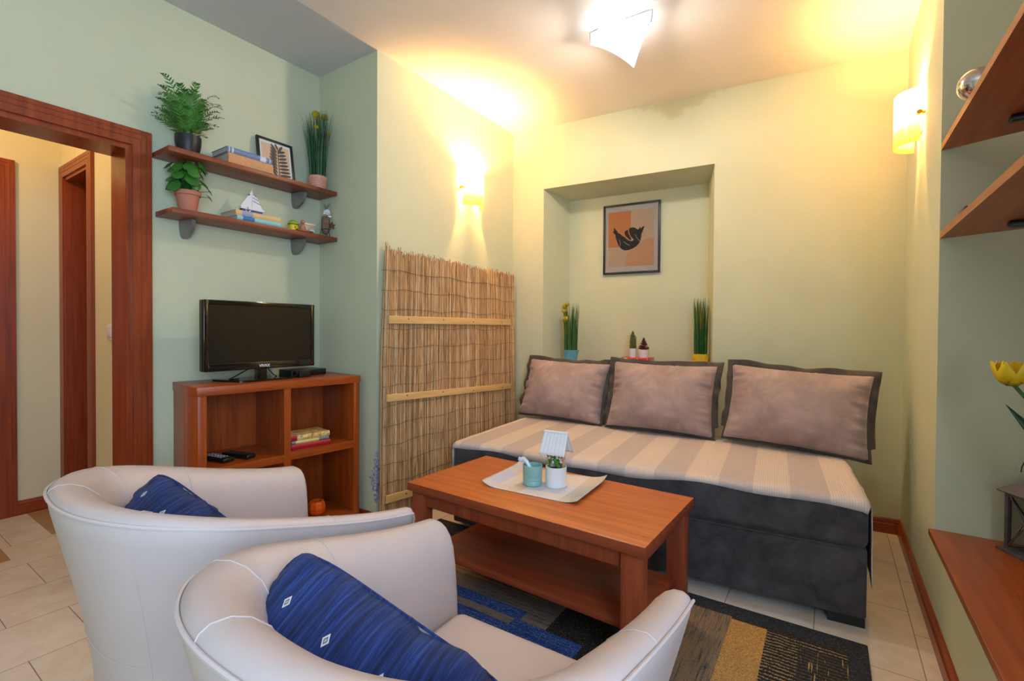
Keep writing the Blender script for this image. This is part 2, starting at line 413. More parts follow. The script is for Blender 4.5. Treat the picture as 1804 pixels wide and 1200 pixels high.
# ------------------------------------------------------------------ lamps
def glow(name, rgb, es, trans=0.5):
    m, nt, b = new_mat(name)
    tr = node(nt, 'ShaderNodeBsdfTranslucent'); tr.inputs[0].default_value = (*lin(rgb), 1)
    em = node(nt, 'ShaderNodeEmission'); em.inputs[0].default_value = (*lin(rgb), 1); em.inputs[1].default_value = es
    ad = node(nt, 'ShaderNodeAddShader'); mx = node(nt, 'ShaderNodeMixShader'); mx.inputs[0].default_value = trans
    b.inputs['Base Color'].default_value = (*lin(rgb), 1); b.inputs['Roughness'].default_value = 0.2
    nt.links.new(b.outputs[0], mx.inputs[1]); nt.links.new(tr.outputs[0], mx.inputs[2])
    nt.links.new(mx.outputs[0], ad.inputs[0]); nt.links.new(em.outputs[0], ad.inputs[1])
    nt.links.new(ad.outputs[0], nt.nodes['Material Output'].inputs[0])
    return m
M['lamp_glass'] = glow('lit white glass', (245, 250, 255), 0.55, 0.28)
M['sconce_glass'] = glow('lit amber glass', (255, 222, 140), 0.9, 0.42)
nt_ = M['sconce_glass'].node_tree; em_ = [n for n in nt_.nodes if n.type == 'EMISSION'][0]; tr_ = [n for n in nt_.nodes if n.type == 'BSDF_TRANSLUCENT'][0]
zz_ = xyz(nt_, coords(nt_))[2]
gf_ = math_(nt_, 'MULTIPLY', math_(nt_, 'ADD', zz_, .125), 4.0)
nt_.links.new(ramp(nt_, gf_, [(0, lin((255, 196, 70))), (.25, lin((255, 214, 110))), (.5, lin((255, 244, 214)))]), em_.inputs[0])
nt_.links.new(ramp(nt_, gf_, [(0, (.55,)*3), (.22, (.8,)*3), (.5, (2.6,)*3), (1, (2.2,)*3)]), em_.inputs[1])
M['bulb'] = plain('bulb', (255, 240, 220), 0.3, emit=(255, 225, 180), es=20)
t = thing('ceiling_lamp', 'square frosted glass ceiling lamp with drooping corners, glowing white overhead', 'lamp', (-.885, 2.25, CZ))
bm = NB()
def dish(u, v):
    # square turned on its corner: diagonals along x (clipped) and y (drooping)
    a, b_ = (u-.5)*.28, (v-.5)*.28
    x = (a+b_)*.72; y = (a-b_)*.72
    return Vector((x*.78, y*1.02, -.060-1.9*y*y*1.0-.15*x*x))
grid(bm, dish, 17, 17)
o = obj('glass_shade', bm, M['lamp_glass'], t)
sm = o.modifiers.new('thick', 'SOLIDIFY'); sm.thickness = .005
bm = NB(); lathe(bm, [(.03, -.001), (.03, -.008), (.022, -.012)], 24); tube(bm, [(0, 0, -.01), (0, 0, -.03)], .006, 10); obj('ceiling_plate', bm, M['white_matt'], t)
for s in (-1, 1):
    bm = NB(); tube(bm, [(s*.028, 0, -.004), (s*.13, 0, -.005), (s*.160, 0, -.008), (s*.158, 0, -.04), (s*.152, 0, -.066), (s*.136, 0, -.072)], .003, 8)
    obj('clip', bm, M['steel'], t)
light('ceiling_bulb', 'POINT', (0, 0, -.10), CEIL_P, (1.0, 0.93, 0.82), t, size=.05)
light('ceiling_uplight', 'POINT', (0, .01, -.034), 3.2, (0.90, 0.95, 1.0), t, size=.02)
def sconce(loc, rz, label, power):
    t = thing('wall_sconce', label, 'wall lamp', loc, rz, None)   # local: +x out of the wall
    bm = NB()
    def sh(u, v):
        a = R(-88+176*u); return Vector((.012+.088*math.cos(a), (.092)*math.sin(a), -.118+.235*v))
    grid(bm, sh, 25, 9); o = obj('glass_shade', bm, M['sconce_glass'], t); md = o.modifiers.new('thick', 'SOLIDIFY'); md.thickness = .005
    bm = NB(); bx(bm, 0, .014, -.035, .035, -.06, .06, bev=.004); tube(bm, [(.012, 0, 0), (.05, 0, 0)], .012, 12); obj('wall_plate', bm, M['white_matt'], t)
    for s in (-1, 1):
        bm = NB(); tube(bm, [(.0, s*.096, 0), (.03, s*.098, 0)], .008, 12); tube(bm, [(.02, s*.084, 0), (.02, s*.112, 0)], .010, 12); obj('knob', bm, M['brass'], t)
    bm = NB(); tube(bm, [(.052, 0, -.05), (.052, 0, -.01)], .012, 10); sphere(bm, (.052, 0, .010), .02, s=(1, 1, 1.2)); obj('bulb', bm, M['bulb'], t)
    light('sconce_bulb', 'POINT', (.052, 0, .062), power, (1.0, 0.57, 0.175), t, size=.022)
    return t
sconce((XR, 2.565, 2.05), 0, 'lit amber glass wall lamp above the reed mat', SCONCE_P)
sconce((XE, 2.815, 2.055), 180, 'lit amber glass wall lamp on the narrow wall beside the alcove shelves', SCONCE_P*.47)

# ------------------------------------------------------------------ reed mat leaning on the wall
def reed_mat():
    m, nt, b = new_mat('dry reed')
    g = node(nt, 'ShaderNodeNewGeometry')
    c = ramp(nt, g.outputs['Random Per Island'], [(0.0, lin((176, 132, 86))), (0.35, lin((214, 168, 116))), (0.7, lin((228, 190, 142))), (1.0, lin((240, 214, 176)))])
    n = noise_(nt, coords(nt, (60, 60, 5)), 1.6, 4, 0.6)
    c = mixc(nt, 0.8, c, ramp(nt, n, [(0.3, lin((150, 110, 74))), (0.5, lin((235, 225, 210))), (0.8, (1, 1, 1))]), 'MULTIPLY')
    nt.links.new(c, b.inputs['Base Color']); b.inputs['Roughness'].default_value = 0.7
    return m
t = thing('reed_mat', 'upright mat of dry reeds with three pale pine battens, leaning on the wall', 'reed screen', (XR+.02, 1.78, 0))
rnd = random.Random(3)
bm = NB(); N = 250; LY = 1.30
for layer in range(3):
    for i in range(N):
        y = LY*(i+.37*layer)/N+rnd.uniform(-.002, .002)
        f = y/LY
        z1 = 1.535-.025*f+rnd.gauss(0, .013)+(0.03 if i < 4 else 0); z0 = .075+rnd.gauss(0, .014)-.01*f
        x0 = .042-.004*layer+rnd.uniform(-.003, .003); x1 = .012-.004*layer+rnd.uniform(-.003, .003)
        r = rnd.uniform(.0028, .0044)
        yb = y+rnd.uniform(-.006, .006)-.035*(1-f)
        zm = rnd.uniform(.4, 1.0)
        tube(bm, [(x0, yb, z0), ((x0+x1)/2+rnd.uniform(-.003, .003), (y+yb)/2+rnd.uniform(-.003, .003), zm), (x1, y+.02*(1-f), z1)], r, 5, r1=r*.7)
obj('reed_panel', bm, reed_mat(), t, angle=80)
bm = NB()
for k in range(13):
    z = .14+k*.107
    f = z/1.5
    pts = [(.048-.030*f+rnd.uniform(0, .002), -.02+LY*j/40, z+.006*math.sin(j*.5+k)+rnd.uniform(-.003, .003)) for j in range(41)]
    tube(bm, pts, .0011, 4)
obj('binding_wire', bm, plain('dark wire', (74, 58, 44), 0.5, 0.5), t)
for (y0, z0, y1, z1, h) in ((.02, 1.152, 1.21, 1.157, .044), (.0, .722, 1.21, .676, .04), (-.012, .172, 1.16, .085, .042)):
    bm = NB(); ln = math.hypot(y1-y0, z1-z0); an = math.atan2(z1-z0, y1-y0); f = (z0+z1)/3
    xx = .058-.030*f
    box(bm, (xx, (y0+y1)/2, (z0+z1)/2), (.014, ln, h), .0015, rot=Matrix.Rotation(an, 3, 'X'))
    b_ = obj('batten', bm, M['pine_y'], t)
    for q in (.12, .37, .62, .9):
        bm = NB(); yy = y0+(y1-y0)*q; zz = z0+(z1-z0)*q+(.006 if q < .5 else -.004)
        tube(bm, [(xx+.006, yy, zz), (xx+.0085, yy, zz)], .004, 10); obj('screw', bm, M['black'], b_)

# ------------------------------------------------------------------ wall shelves on the left wall
def wall_shelf(label, y0, y1, zt, xf, brackets, tilt=0.0):
    t = thing('wall_shelf', label, 'shelf', (XW, y0, zt)); t.rotation_euler = (tilt, 0, 0)
    bm = NB(); bx(bm, .001, xf-XW, 0, y1-y0, -.023, 0, bev=.0015); obj('board', bm, M['shelf_y'], t)
    for yb in brackets:
        bm = NB(); n = 12; rows = []
        for i in range(n+1):
            a = PI/2*i/n
            z = -.024-.082*math.sin(a); xe = .10*math.cos(a)+.004; w = .020*math.cos(a)**.6+.004 if i < n else .004
            rows.append([bm.verts.new((0.001, yb-y0-w, z)), bm.verts.new((xe*.55, yb-y0-w, z)), bm.verts.new((xe, yb-y0-w*.35, z)),
                         bm.verts.new((xe, yb-y0+w*.35, z)), bm.verts.new((xe*.55, yb-y0+w, z)), bm.verts.new((0.001, yb-y0+w, z))])
        for i in range(n):
            for k in range(5): bm.faces.new((rows[i][k], rows[i][k+1], rows[i+1][k+1], rows[i+1][k]))
        bm.faces.new(rows[0]); bm.faces.new(rows[-1])
        obj('bracket', bm, M['bracket'], t)
    return t
ZU, ZL = 1.900, 1.633
wall_shelf('upper brown wooden wall shelf carrying the fern, books and leaf print', .904, 1.757, ZU, -2.42, (1.03, 1.605))
wall_shelf('lower brown wooden wall shelf carrying the terracotta pot and toy sailboat', .916, 1.760, ZL, -2.42, (1.035, 1.602))
bm = NB(); bx(bm, -2.452, -2.416, 1.508, 1.603, ZL, ZL+.010, bev=.001)
tag(obj('wooden_block', bm, M['shelf_y']), 'thin brown wooden block at the front edge of the lower wall shelf', 'block')
# --- plants
def pot(bm, rb, rt, h, wall=.005, mat=0, soil=1, seg=28, belly=0.0):
    n = 8; pr = []
    for i in range(n+1):
        f = i/n; pr.append((rb+(rt-rb)*f+belly*math.sin(PI*f*.85), h*f))
    pr = [(rb*.9, 0)] + pr + [(rt-wall, h), (rt-wall*1.5, h-.012)]
    lathe(bm, pr, seg, mat=mat)
    lathe(bm, [(rt-wall*1.2, h-.016), (rt*.3, h-.010)], seg, mat=soil)
t = thing('fern_plant', 'feathery green fern in a black pot on the upper wall shelf', 'potted plant', (-2.50, 1.012, ZU))
bm = NB(); pot(bm, .040, .050, .088, belly=.006); obj('pot', bm, [plain('black pot', (28, 29, 34), 0.45), M['soil']], t)
bm = NB(); rnd = random.Random(11)
for k in range(58):
    az = k*2.399+rnd.uniform(-.3, .3); out = rnd.uniform(.05, .155); hgt = rnd.uniform(.03, .235)
    if hgt < .09: out = rnd.uniform(.09, .13)
    n = 15; pts = []
    for i in range(n):
        f = i/(n-1); r = .012+out*f**1.15; z = .085+hgt*math.sin(f*1.75)/math.sin(1.57 if 1.75 > 1.57 else 1.75)
        pts.append(Vector((max(r*math.cos(az)*.9, -.095), r*math.sin(az), z)))
    strip(bm, pts, [.0025]*n, (-math.sin(az), math.cos(az), 0))
    for i in range(3, n):
        f = i/(n-1); tdir = (pts[i]-pts[i-1]).normalized(); sd = Vector((-math.sin(az), math.cos(az), rnd.uniform(-.2, .35))).normalized()
        ll = .046*(1-f)**.7+.006
        for s in (-1, 1):
            d = (sd*s+tdir*.75).normalized(); p = pts[i]; q = p+d*ll; nn = d.cross(tdir).normalized()
            wv = d.cross(nn)*.0035
            bm.faces.new([bm.verts.new(x) for x in (p-wv*.5, p+d*ll*.5-wv, q, p+d*ll*.5+wv, p+wv*.5)])
obj('fronds', bm, M['fern'], t, smooth=False)
bm = NB(); tube(bm, [(.0, 0, .07), (.004, .002, .13)], .006, 8); obj('stem', bm, plain('stem', (176, 128, 76), .7), t)

def grass_plant(name, label, loc, rb, rt, h, potm, top, spread, gm, balls, golden=False, ribs=False, nb_=120, seed=1, lo=None):
    t = thing(name, label, 'potted plant', loc); rnd = random.Random(seed)
    bm = NB(); pot(bm, rb, rt, h)
    if ribs:   # dimpled glaze
        for r_ in range(5):
            for k in range(22):
                a = 2*PI*(k+.5*(r_ % 2))/22; f = (r_+.8)/6; rr = rb+(rt-rb)*f
                sphere(bm, (rr*math.cos(a), rr*math.sin(a), h*f), .0042, u=6, v=4)
    else: lathe(bm, [(rt-.002, h-.008), (rt+.003, h-.008), (rt+.003, h), (rt-.003, h)], 28)
    obj('pot', bm, [potm, M['soil']], t)
    bm = NB(); gold = NB()
    for k in range(nb_):
        a = rnd.uniform(0, 2*PI); r0 = rt*.8*math.sqrt(rnd.random()); r1 = r0*1.1+spread*rnd.random()**1.6
        hh = top*rnd.uniform(.72, 1.0); n = 6
        lim = lo if lo else -9
        pts = [Vector((max((r0+(r1-r0)*(i/(n-1))**2)*math.cos(a), lim), (r0+(r1-r0)*(i/(n-1))**2)*math.sin(a), h-.02+(hh-h+.02)*i/(n-1))) for i in range(n)]
        sd = rnd.uniform(0, PI); side = (math.cos(sd), math.sin(sd), 0)
        strip(bm, pts, [.0055, .0066, .0062, .005, .0036, .001], side)
        if golden and k % 4 == 0: strip(gold, [p+Vector((.001, 0, 0)) for p in pts[3:]], [.005, .008, .003], side)
    obj('grass_blades', bm, gm, t, smooth=False)
    if golden: obj('seed_heads', gold, plain('golden seed', (150, 128, 44), .8, var=.2), t, smooth=False)
    else: gold.free()
    for (x, y, z, r) in balls:
        bm = NB(); sphere(bm, (x, y, z), r, u=14, v=10); tube(bm, [(x*.4, y*.4, h), (x*.8, y*.8, z*.7), (x, y, z)], .0012, 5)
        for q in range(40):
            dv = Vector((rnd.gauss(0, 1), rnd.gauss(0, 1), rnd.gauss(0, 1))).normalized()
            sphere(bm, Vector((x, y, z))+dv*r, r*.2, u=5, v=4)
        obj('flower_ball', bm, M['ochre'], t)
    return t
grass_plant('grass_plant', 'tall artificial grass with yellow ball flowers in a pink pot on the upper wall shelf', (-2.495, 1.682, ZU), .040, .053, .078, M['pink'], .455, .05, M['grass2'],
            [(.02, -.025, .425, .020), (.0, .045, .44, .018), (.03, .043, .34, .013), (.045, -.038, .345, .011)], ribs=True, nb_=150, seed=4, lo=-.09)
# terracotta pot with round leaved plant
t = thing('pilea_plant', 'round-leaved green plant in a terracotta pot on the lower wall shelf', 'potted plant', (-2.495, 1.008, ZL))
bm = NB(); pot(bm, .035, .05, .098); lathe(bm, [(.05, .078), (.0525, .08), (.0525, .098), (.047, .098)], 28); obj('pot', bm, [M['terracotta'], M['soil']], t)
rnd = random.Random(5); bm = NB(); st = NB()
for k in range(46):
    az = rnd.uniform(0, 2*PI); out = rnd.uniform(.015, .075); z = rnd.uniform(.135, .243)-out*.4
    if k in (0, 1): az, out, z = R(75), .088, .085+.03*k
    c = Vector((out*math.cos(az), out*math.sin(az), z)); r = rnd.uniform(.020, .030)*(0.7 if k < 2 else 1)
    nrm = Vector((math.cos(az)*.8+.4, math.sin(az)*.8, rnd.uniform(.2, .9))).normalized()
    a = nrm.orthogonal().normalized(); b_ = nrm.cross(a); cv = bm.verts.new(c+nrm*.004)
    ring = [bm.verts.new(c+(a*math.cos(q*2*PI/14)+b_*math.sin(q*2*PI/14))*r*(1 if q else 1.18)-nrm*.002) for q in range(14)]
    for q in range(14): bm.faces.new((cv, ring[q], ring[(q+1) % 14]))
    tube(st, [(0, 0, .085), (c.x*.5, c.y*.5, z*.75+.02), c], .0014, 5)
obj('leaves', bm, M['pilea'], t, angle=80); obj('stems', st, M['pilea'], t)
# --- books
def book(label, loc, rz, ln, dp, th, cover, group=None, bands=(), soft=False, cat='book', tilt=None):
    # local: spine on the +x side, length along y, lying flat
    t = thing('book', label, cat, loc, rz, group)
    bm = NB(); c = .0025
    bx(bm, -dp, 0, 0, ln, 0, c, bev=.0006); bx(bm, -dp, 0, 0, ln, th-c, th, bev=.0006)
    n = 6
    sec = [(math.sin(PI*i/n)*.005, th*i/n) for i in range(n+1)]
    poly2 = sec+[(-c, th), (-c, 0)]
    a = [bm.verts.new((x, 0, z)) for x, z in poly2]; b_ = [bm.verts.new((x, ln, z)) for x, z in poly2]; k = len(a)
    for i in range(k): bm.faces.new((a[i], a[(i+1) % k], b_[(i+1) % k], b_[i]))
    bm.faces.new(a); bm.faces.new(b_[::-1])
    obj('cover', bm, cover, t)
    bm = NB(); bx(bm, -dp+.004, -c, .003, ln-.003, c, th-c); obj('pages', bm, M['paper'], t)
    for (y0, y1, mt) in bands:
        bm = NB(); s2 = [(x+.0006 if 0 < i < n else x+.0004, z) for i, (x, z) in enumerate(sec)]
        a = [bm.verts.new((x, y0, z)) for x, z in s2]; b_ = [bm.verts.new((x, y1, z)) for x, z in s2]
        for i in range(n): bm.faces.new((a[i], a[i+1], b_[i+1], b_[i]))
        obj('spine_band', bm, mt, t)
    return t
C_tan = plain('tan cloth', (214, 156, 108), .7, var=.06, vscale=70); C_blue = plain('slate blue cover', (116, 134, 172), .45)
C_cream = plain('cream cover', (226, 190, 132), .55); C_aqua = plain('aqua cover', (152, 204, 208), .5)
C_bblue = plain('blue band', (52, 124, 178), .5); C_lil = plain('lilac band', (158, 164, 192), .5)
C_silver = plain('silver lettering', (214, 222, 232), .4)
book('thick tan book lying under the blue book on the upper wall shelf', (-2.432, 1.157, ZU), 0, .222, .15, .050, C_tan)
book('slim slate blue book on top of the tan book, upper wall shelf', (-2.43, 1.150, ZU+.050), 0, .222, .155, .027, C_blue, bands=((.008, .012, C_silver), (.022, .03, C_silver), (.16, .19, C_silver), (.208, .212, C_silver)))
book('pale aqua book with a blue spine band, bottom of the pair under the sailboat', (-2.430, 1.196, ZL), 0, .222, .15, .023, C_aqua, bands=((.028, .085, C_bblue),))
book('cream book with a lilac spine band, directly under the toy sailboat', (-2.432, 1.191, ZL+.023), 0, .228, .155, .027, C_cream, bands=((.030, .082, C_lil),))
# --- leaf print
def picture_frame(name, label, w, h, fw, dp, mats_fn, loc, rot):
    t = thing(name, label, 'picture', loc); t.rotation_euler = rot     # local: x across, z up, -y faces the room
    bm = NB()
    bx(bm, -w/2, -w/2+fw, -dp, 0, 0, h, bev=.001); bx(bm, w/2-fw, w/2, -dp, 0, 0, h, bev=.001)
    bx(bm, -w/2+fw, w/2-fw, -dp, 0, 0, fw, bev=.001); bx(bm, -w/2+fw, w/2-fw, -dp, 0, h-fw, h, bev=.001)
    obj('frame', bm, plain('dark frame', (30, 28, 28), .4), t)
    bm = NB(); bx(bm, -w/2+fw*.8, w/2-fw*.8, -dp*.6, -.001, fw*.8, h-fw*.8); obj('mount', bm, plain('white mount', (226, 222, 220), .6), t)
    mats_fn(t, w, h, -dp*.6)
    return t
def flat_poly(parent, name, pts, y, mt, th=.0006):
    bm = NB(); a = [bm.verts.new((x, y, z)) for x, z in pts]; b_ = [bm.verts.new((x, y-th, z)) for x, z in pts]; n = len(pts)
    bm.faces.new(a); bm.faces.new(b_[::-1])
    for i in range(n): bm.faces.new((a[i], a[(i+1) % n], b_[(i+1) % n], b_[i]))
    bmesh.ops.triangulate(bm, faces=[f for f in bm.faces if len(f.verts) > 4])
    return obj(name, bm, mt, parent, smooth=False)
def ell(cx, cz, a, b_, ang, n=16):
    return [(cx+a*math.cos(k*2*PI/n)*math.cos(ang)-b_*math.sin(k*2*PI/n)*math.sin(ang), cz+a*math.cos(k*2*PI/n)*math.sin(ang)+b_*math.sin(k*2*PI/n)*math.cos(ang)) for k in range(n)]
def leaf_art(t, w, h, y):
    peach = plain('peach paper', (222, 186, 152), .7); br = plain('dark leaf ink', (92, 80, 76), .7)
    flat_poly(t, 'print', [(-w/2+.024, .02), (w/2-.024, .02), (w/2-.024, h-.028), (-w/2+.024, h-.028)], y-.0003, peach)
    bm = NB()
    def add(pts, yy):
        vs = [bm.verts.new((x, yy, z)) for x, z in pts]; bm.faces.new(vs)
    x0 = .012
    add([(x0-.003, .02), (x0+.003, .02), (x0+.004, .19), (x0, .19)], y-.0014)
    for k in range(8):
        z = .035+k*.019; L_ = .034-.0012*k
        add(ell(x0+.036-.002*k, z+.012, L_*.95, .0072, R(8+2*k)), y-.0014-.00003*k)
        add(ell(x0-.034+.002*k, z+.024, L_*1.05, .0072, R(180-48-k)), y-.0015-.00003*k)
    add(ell(x0+.018, .198, .022, .007, R(55)), y-.0017); add(ell(x0-.004, .204, .018, .006, R(110)), y-.0018)
    obj('leaf_motif', bm, br, t, smooth=False, fix=False)
picture_frame('framed_print', 'black framed print of a dark leaf leaning on the wall above the upper shelf', .204, .238, .013, .014, leaf_art, (-2.548, 1.469, ZU), (R(-9), 0, R(90)))
# --- sailboat
t = thing('toy_sailboat', 'small blue and white toy sailboat standing on the cream book', 'ornament', (-2.485, 1.297, ZL+.0505))
navy = plain('navy paint', (34, 52, 120), .4)
bm = NB(); prism(bm, [(-.048, .0), (.042, .0), (.054, .020), (-.056, .020)], -.011, .011, M4=Matrix(((0, 0, 1, 0), (1, 0, 0, 0), (0, 1, 0, 0), (0, 0, 0, 1)))); obj('hull', bm, navy, t)
bm = NB(); prism(bm, [(-.058, .020), (.056, .020), (.062, .031), (-.06, .031)], -.013, .013, M4=Matrix(((0, 0, 1, 0), (1, 0, 0, 0), (0, 1, 0, 0), (0, 0, 0, 1)))); obj('rail', bm, M['white_matt'], t)
bm = NB(); tube(bm, [(0, .002, .028), (0, .002, .132)], .0018, 8); obj('mast', bm, M['white_matt'], t)
M90 = Matrix(((0, 0, 1, 0), (1, 0, 0, 0), (0, 1, 0, 0), (0, 0, 0, 1)))
bm = NB(); prism(bm, [(-.056, .034), (-.001, .034), (-.001, .120)], -.001, .001, M4=M90); obj('sail', bm, M['white_matt'], t)
bm = NB(); prism(bm, [(.004, .034), (.056, .034), (.03, .085), (.004, .112)], -.001, .001, M4=M90); s_ = obj('sail', bm, M['white_matt'], t)
for k in range(3):
    bm = NB(); z = .058+.018*k; tube(bm, [(.002, .005, z+.012), (.002, .045-.012*k, z)], .0012, 5); obj('stripe', bm, navy, s_)
bm = NB(); prism(bm, [(.002, .118), (.016, .121), (.002, .132)], -.0008, .0008, M4=M90); obj('pennant', bm, plain('pink pennant', (226, 130, 120), .6), t)
bm = NB(); tube(bm, [(.014, -.026+.011*math.cos(q*PI/8), .016+.011*math.sin(q*PI/8)) for q in range(16)], .0036, 6, closed=True)
for q, f in enumerate(bm.faces): f.material_index = 1 if (q//6) % 4 == 0 else 0
obj('lifebuoy', bm, [M['white_matt'], plain('red paint', (190, 40, 44), .5)], t)
bm = NB(); tube(bm, [(.0012, -.014, .098), (.003, -.014, .098)], .005, 12); obj('emblem', bm, plain('grey blue', (96, 106, 140), .5), t)
# --- yellow bucket mug, box, vase
t = thing('owl_bucket', 'tiny yellow and green owl-shaped bucket on the lower wall shelf', 'ornament', (-2.46, 1.508, ZL))
bm = NB(); lathe(bm, [(.021, 0), (.025, .004), (.026, .03), (.027, .034)], 24); obj('body', bm, plain('yellow enamel', (224, 200, 24), .4), t)
bm = NB(); lathe(bm, [(.0275, .032), (.029, .034), (.0275, .036)], 24, cap=False); obj('rim_band', bm, plain('dark brown', (62, 40, 26), .5), t)
bm = NB(); lathe(bm, [(.027, .035), (.024, .048), (.014, .057), (.004, .059)], 24); obj('lid', bm, plain('green enamel', (150, 176, 40), .4), t)
bm = NB()
prism(bm, [(-.007, .026), (0, .018), (.007, .026), (.0, .012)], 0, .0015, M4=Matrix(((0, 0, 1, .0258), (1, 0, 0, -.003), (0, 1, 0, 0), (0, 0, 0, 1)))); obj('beak', bm, plain('brown mark', (80, 40, 20), .5), t)
bm = NB(); sphere(bm, (.006, .022, .016), .014, s=(.8, .6, 1.1)); obj('wing', bm, plain('leaf green', (104, 140, 48), .5), t)
t = thing('wooden_box', 'little pale box with a cream lid beside the owl bucket', 'box', (-2.50, 1.602, ZL))
bm = NB(); bx(bm, -.04, .035, -.045, .04, 0, .050, bev=.002); obj('body', bm, plain('pinkish card', (214, 180, 152), .6), t)
bm = NB(); bx(bm, -.043, .038, -.05, .045, .050, .062, bev=.003); obj('lid', bm, plain('cream lid', (240, 218, 180), .5), t)
bm = NB(); sphere(bm, (-2.447, 1.558, ZL+.045+.012), .012); sphere(bm, (-2.447, 1.558, ZL+.0225), .0225, s=(.7, .7, 1)); tag(obj('pebble_figure', bm, plain('pinkish brown', (176, 126, 100), .6)), 'tiny pinkish brown round figure between the owl bucket and the box', 'ornament')
bm = NB(); lathe(bm, [(.012, 0), (.018, .004), (.019, .015), (.012, .022), (.004, .024)], 18, c=(-2.437, 1.603, ZL)); tag(obj('glass_dish', bm, plain('pale blue glass', (176, 210, 222), .15)), 'tiny pale blue glass dish in front of the pale box', 'dish')
t = thing('log_vase', 'rustic bark vase with white flower and rusty star on a black wire stand', 'vase', (-2.478, 1.722, ZL))
bk = plain('bark', (128, 100, 82), .9, var=.4, vscale=60, bmp=.6)
bm = NB(); pr = [(.010, .022), (.018, .030), (.0245, .055), (.0255, .090), (.023, .118), (.020, .122)]
lathe(bm, pr, 16)
for v in bm.verts: v.co += Vector((noise.noise(v.co*60), noise.noise(v.co*60+Vector((5, 0, 0))), 0))*.004
obj('bark_body', bm, bk, t)
bm = NB(); tube(bm, [(.024*math.cos(q*PI/8), .024*math.sin(q*PI/8), .048) for q in range(16)], .0016, 6, closed=True)
for a in (10, 130, 250): tube(bm, [(.024*math.cos(R(a)), .024*math.sin(R(a)), .048), (.034*math.cos(R(a)), .034*math.sin(R(a)), .001)], .0016, 6)
obj('wire_stand', bm, M['black'], t)
bm = NB(); rnd = random.Random(2)
for q in range(26):
    dv = Vector((rnd.gauss(0, 1), rnd.gauss(0, 1), rnd.gauss(0, .8))).normalized(); sphere(bm, Vector((.012, .004, .150))+dv*.012, .011, u=8, v=6, s=(1, 1, .6))
sphere(bm, (.018, .016, .124), .010, s=(1, 1.3, .7)); sphere(bm, (.016, -.02, .136), .006)
obj('white_flower', bm, plain('white petals', (240, 238, 236), .6), t)
bm = NB()
for q in range(22):
    a = rnd.uniform(0, 2*PI); l_ = rnd.uniform(.03, .055); tube(bm, [(.008, 0, .155), (.008+l_*.25*math.cos(a), l_*.3*math.sin(a), .155+l_*.7), (.008+l_*.5*math.cos(a), l_*.55*math.sin(a), .155+l_)], .0012, 4, r1=.0004)
obj('sprigs', bm, plain('grey green', (112, 130, 96), .7), t)
bm = NB(); st5 = [((.024 if q % 2 == 0 else .0105)*math.sin(q*PI/5), (.024 if q % 2 == 0 else .0105)*math.cos(q*PI/5)) for q in range(10)]
prism(bm, st5, 0, .004, M4=Matrix(((0, 0, 1, .030), (1, 0, 0, .022), (0, 1, 0, .072), (0, 0, 0, 1)))); obj('star', bm, plain('rusty metal', (110, 62, 44), .7, var=.2), t)

# ------------------------------------------------------------------ low bookcase, television and what stands there
CB = thing('bookcase', 'cherry wood open bookcase with four compartments under the television', 'bookcase', (-2.25, .945, 0), -6.6)   # local: y along the front, -x into the wall
WB, HB, DB = .775, .843, .345
bm = NB(); bx(bm, -DB, .004, -.004, WB+.004, HB-.038, HB, bev=.0015); obj('top', bm, M['cherry_y'], CB)
for (a, b_) in ((0, .034), (WB-.034, WB)):
    bm = NB(); bx(bm, -DB, 0, a, b_, .062, HB-.038, bev=.001); obj('side_panel', bm, M['cherry_z'], CB)
bm = NB(); bx(bm, -DB, -.001, .366, .398, .098, HB-.038); obj('divider', bm, M['cherry_z'], CB)
bm = NB(); bx(bm, -DB, 0, .034, WB-.034, .062, .100, bev=.001); obj('bottom_panel', bm, M['cherry_y'], CB)
bm = NB(); bx(bm, -DB+.004, -.002, .034, .366, .446, .483); obj('shelf', bm, M['cherry_y'], CB)
bm = NB(); bx(bm, -DB+.004, -.002, .398, WB-.034, .452, .490); obj('shelf', bm, M['cherry_y'], CB)
bm = NB(); bx(bm, -DB, -DB+.008, .034, WB-.034, .1, HB-.038); obj('back_panel', bm, M['cherry_z'], CB)
for (x, y) in ((-.04, .045), (-.04, WB-.045), (-DB+.04, .045), (-DB+.04, WB-.045)):
    bm = NB(); lathe(bm, [(.022, 0), (.022, .052), (.016, .063)], 16, c=(x, y, 0)); obj('foot', bm, M['steel'], CB)
# television
t = thing('television', 'black flat-screen television on a glossy black stand', 'television', (-2.352, 1.287, HB))
TW, TZ0, TZ1 = .552, .056, .386
bm = NB()
bx(bm, -.045, 0, -TW/2, TW/2, TZ0, TZ1, bev=.006); box(bm, (-.055, 0, (TZ0+TZ1)/2), (.04, TW*.7, .22), .012); obj('housing', bm, M['black'], t)
bm = NB(); f = .021
bx(bm, -.002, .006, -TW/2, -TW/2+f, TZ0, TZ1, bev=.003); bx(bm, -.002, .006, TW/2-f, TW/2, TZ0, TZ1, bev=.003)
bx(bm, -.002, .006, -TW/2+f*.9, TW/2-f*.9, TZ1-.022, TZ1, bev=.003); bx(bm, -.002, .006, -TW/2+f*.9, TW/2-f*.9, TZ0, TZ0+.035, bev=.003)
obj('bezel', bm, M['gloss_black'], t)
bm = NB(); bx(bm, -.004, .001, -TW/2+.019, TW/2-.019, TZ0+.033, TZ1-.02); obj('screen', bm, M['screen'], t)
bm = NB(); box(bm, (-.03, 0, .035), (.035, .05, .07), .006); obj('neck', bm, M['gloss_black'], t)
bm = NB(); prism(bm, [(-.11, -.19), (.045, -.14), (.062, -.10), (.062, .10), (.045, .14), (-.11, .19)], .001, .010); obj('stand_base', bm, M['gloss_black'], t)
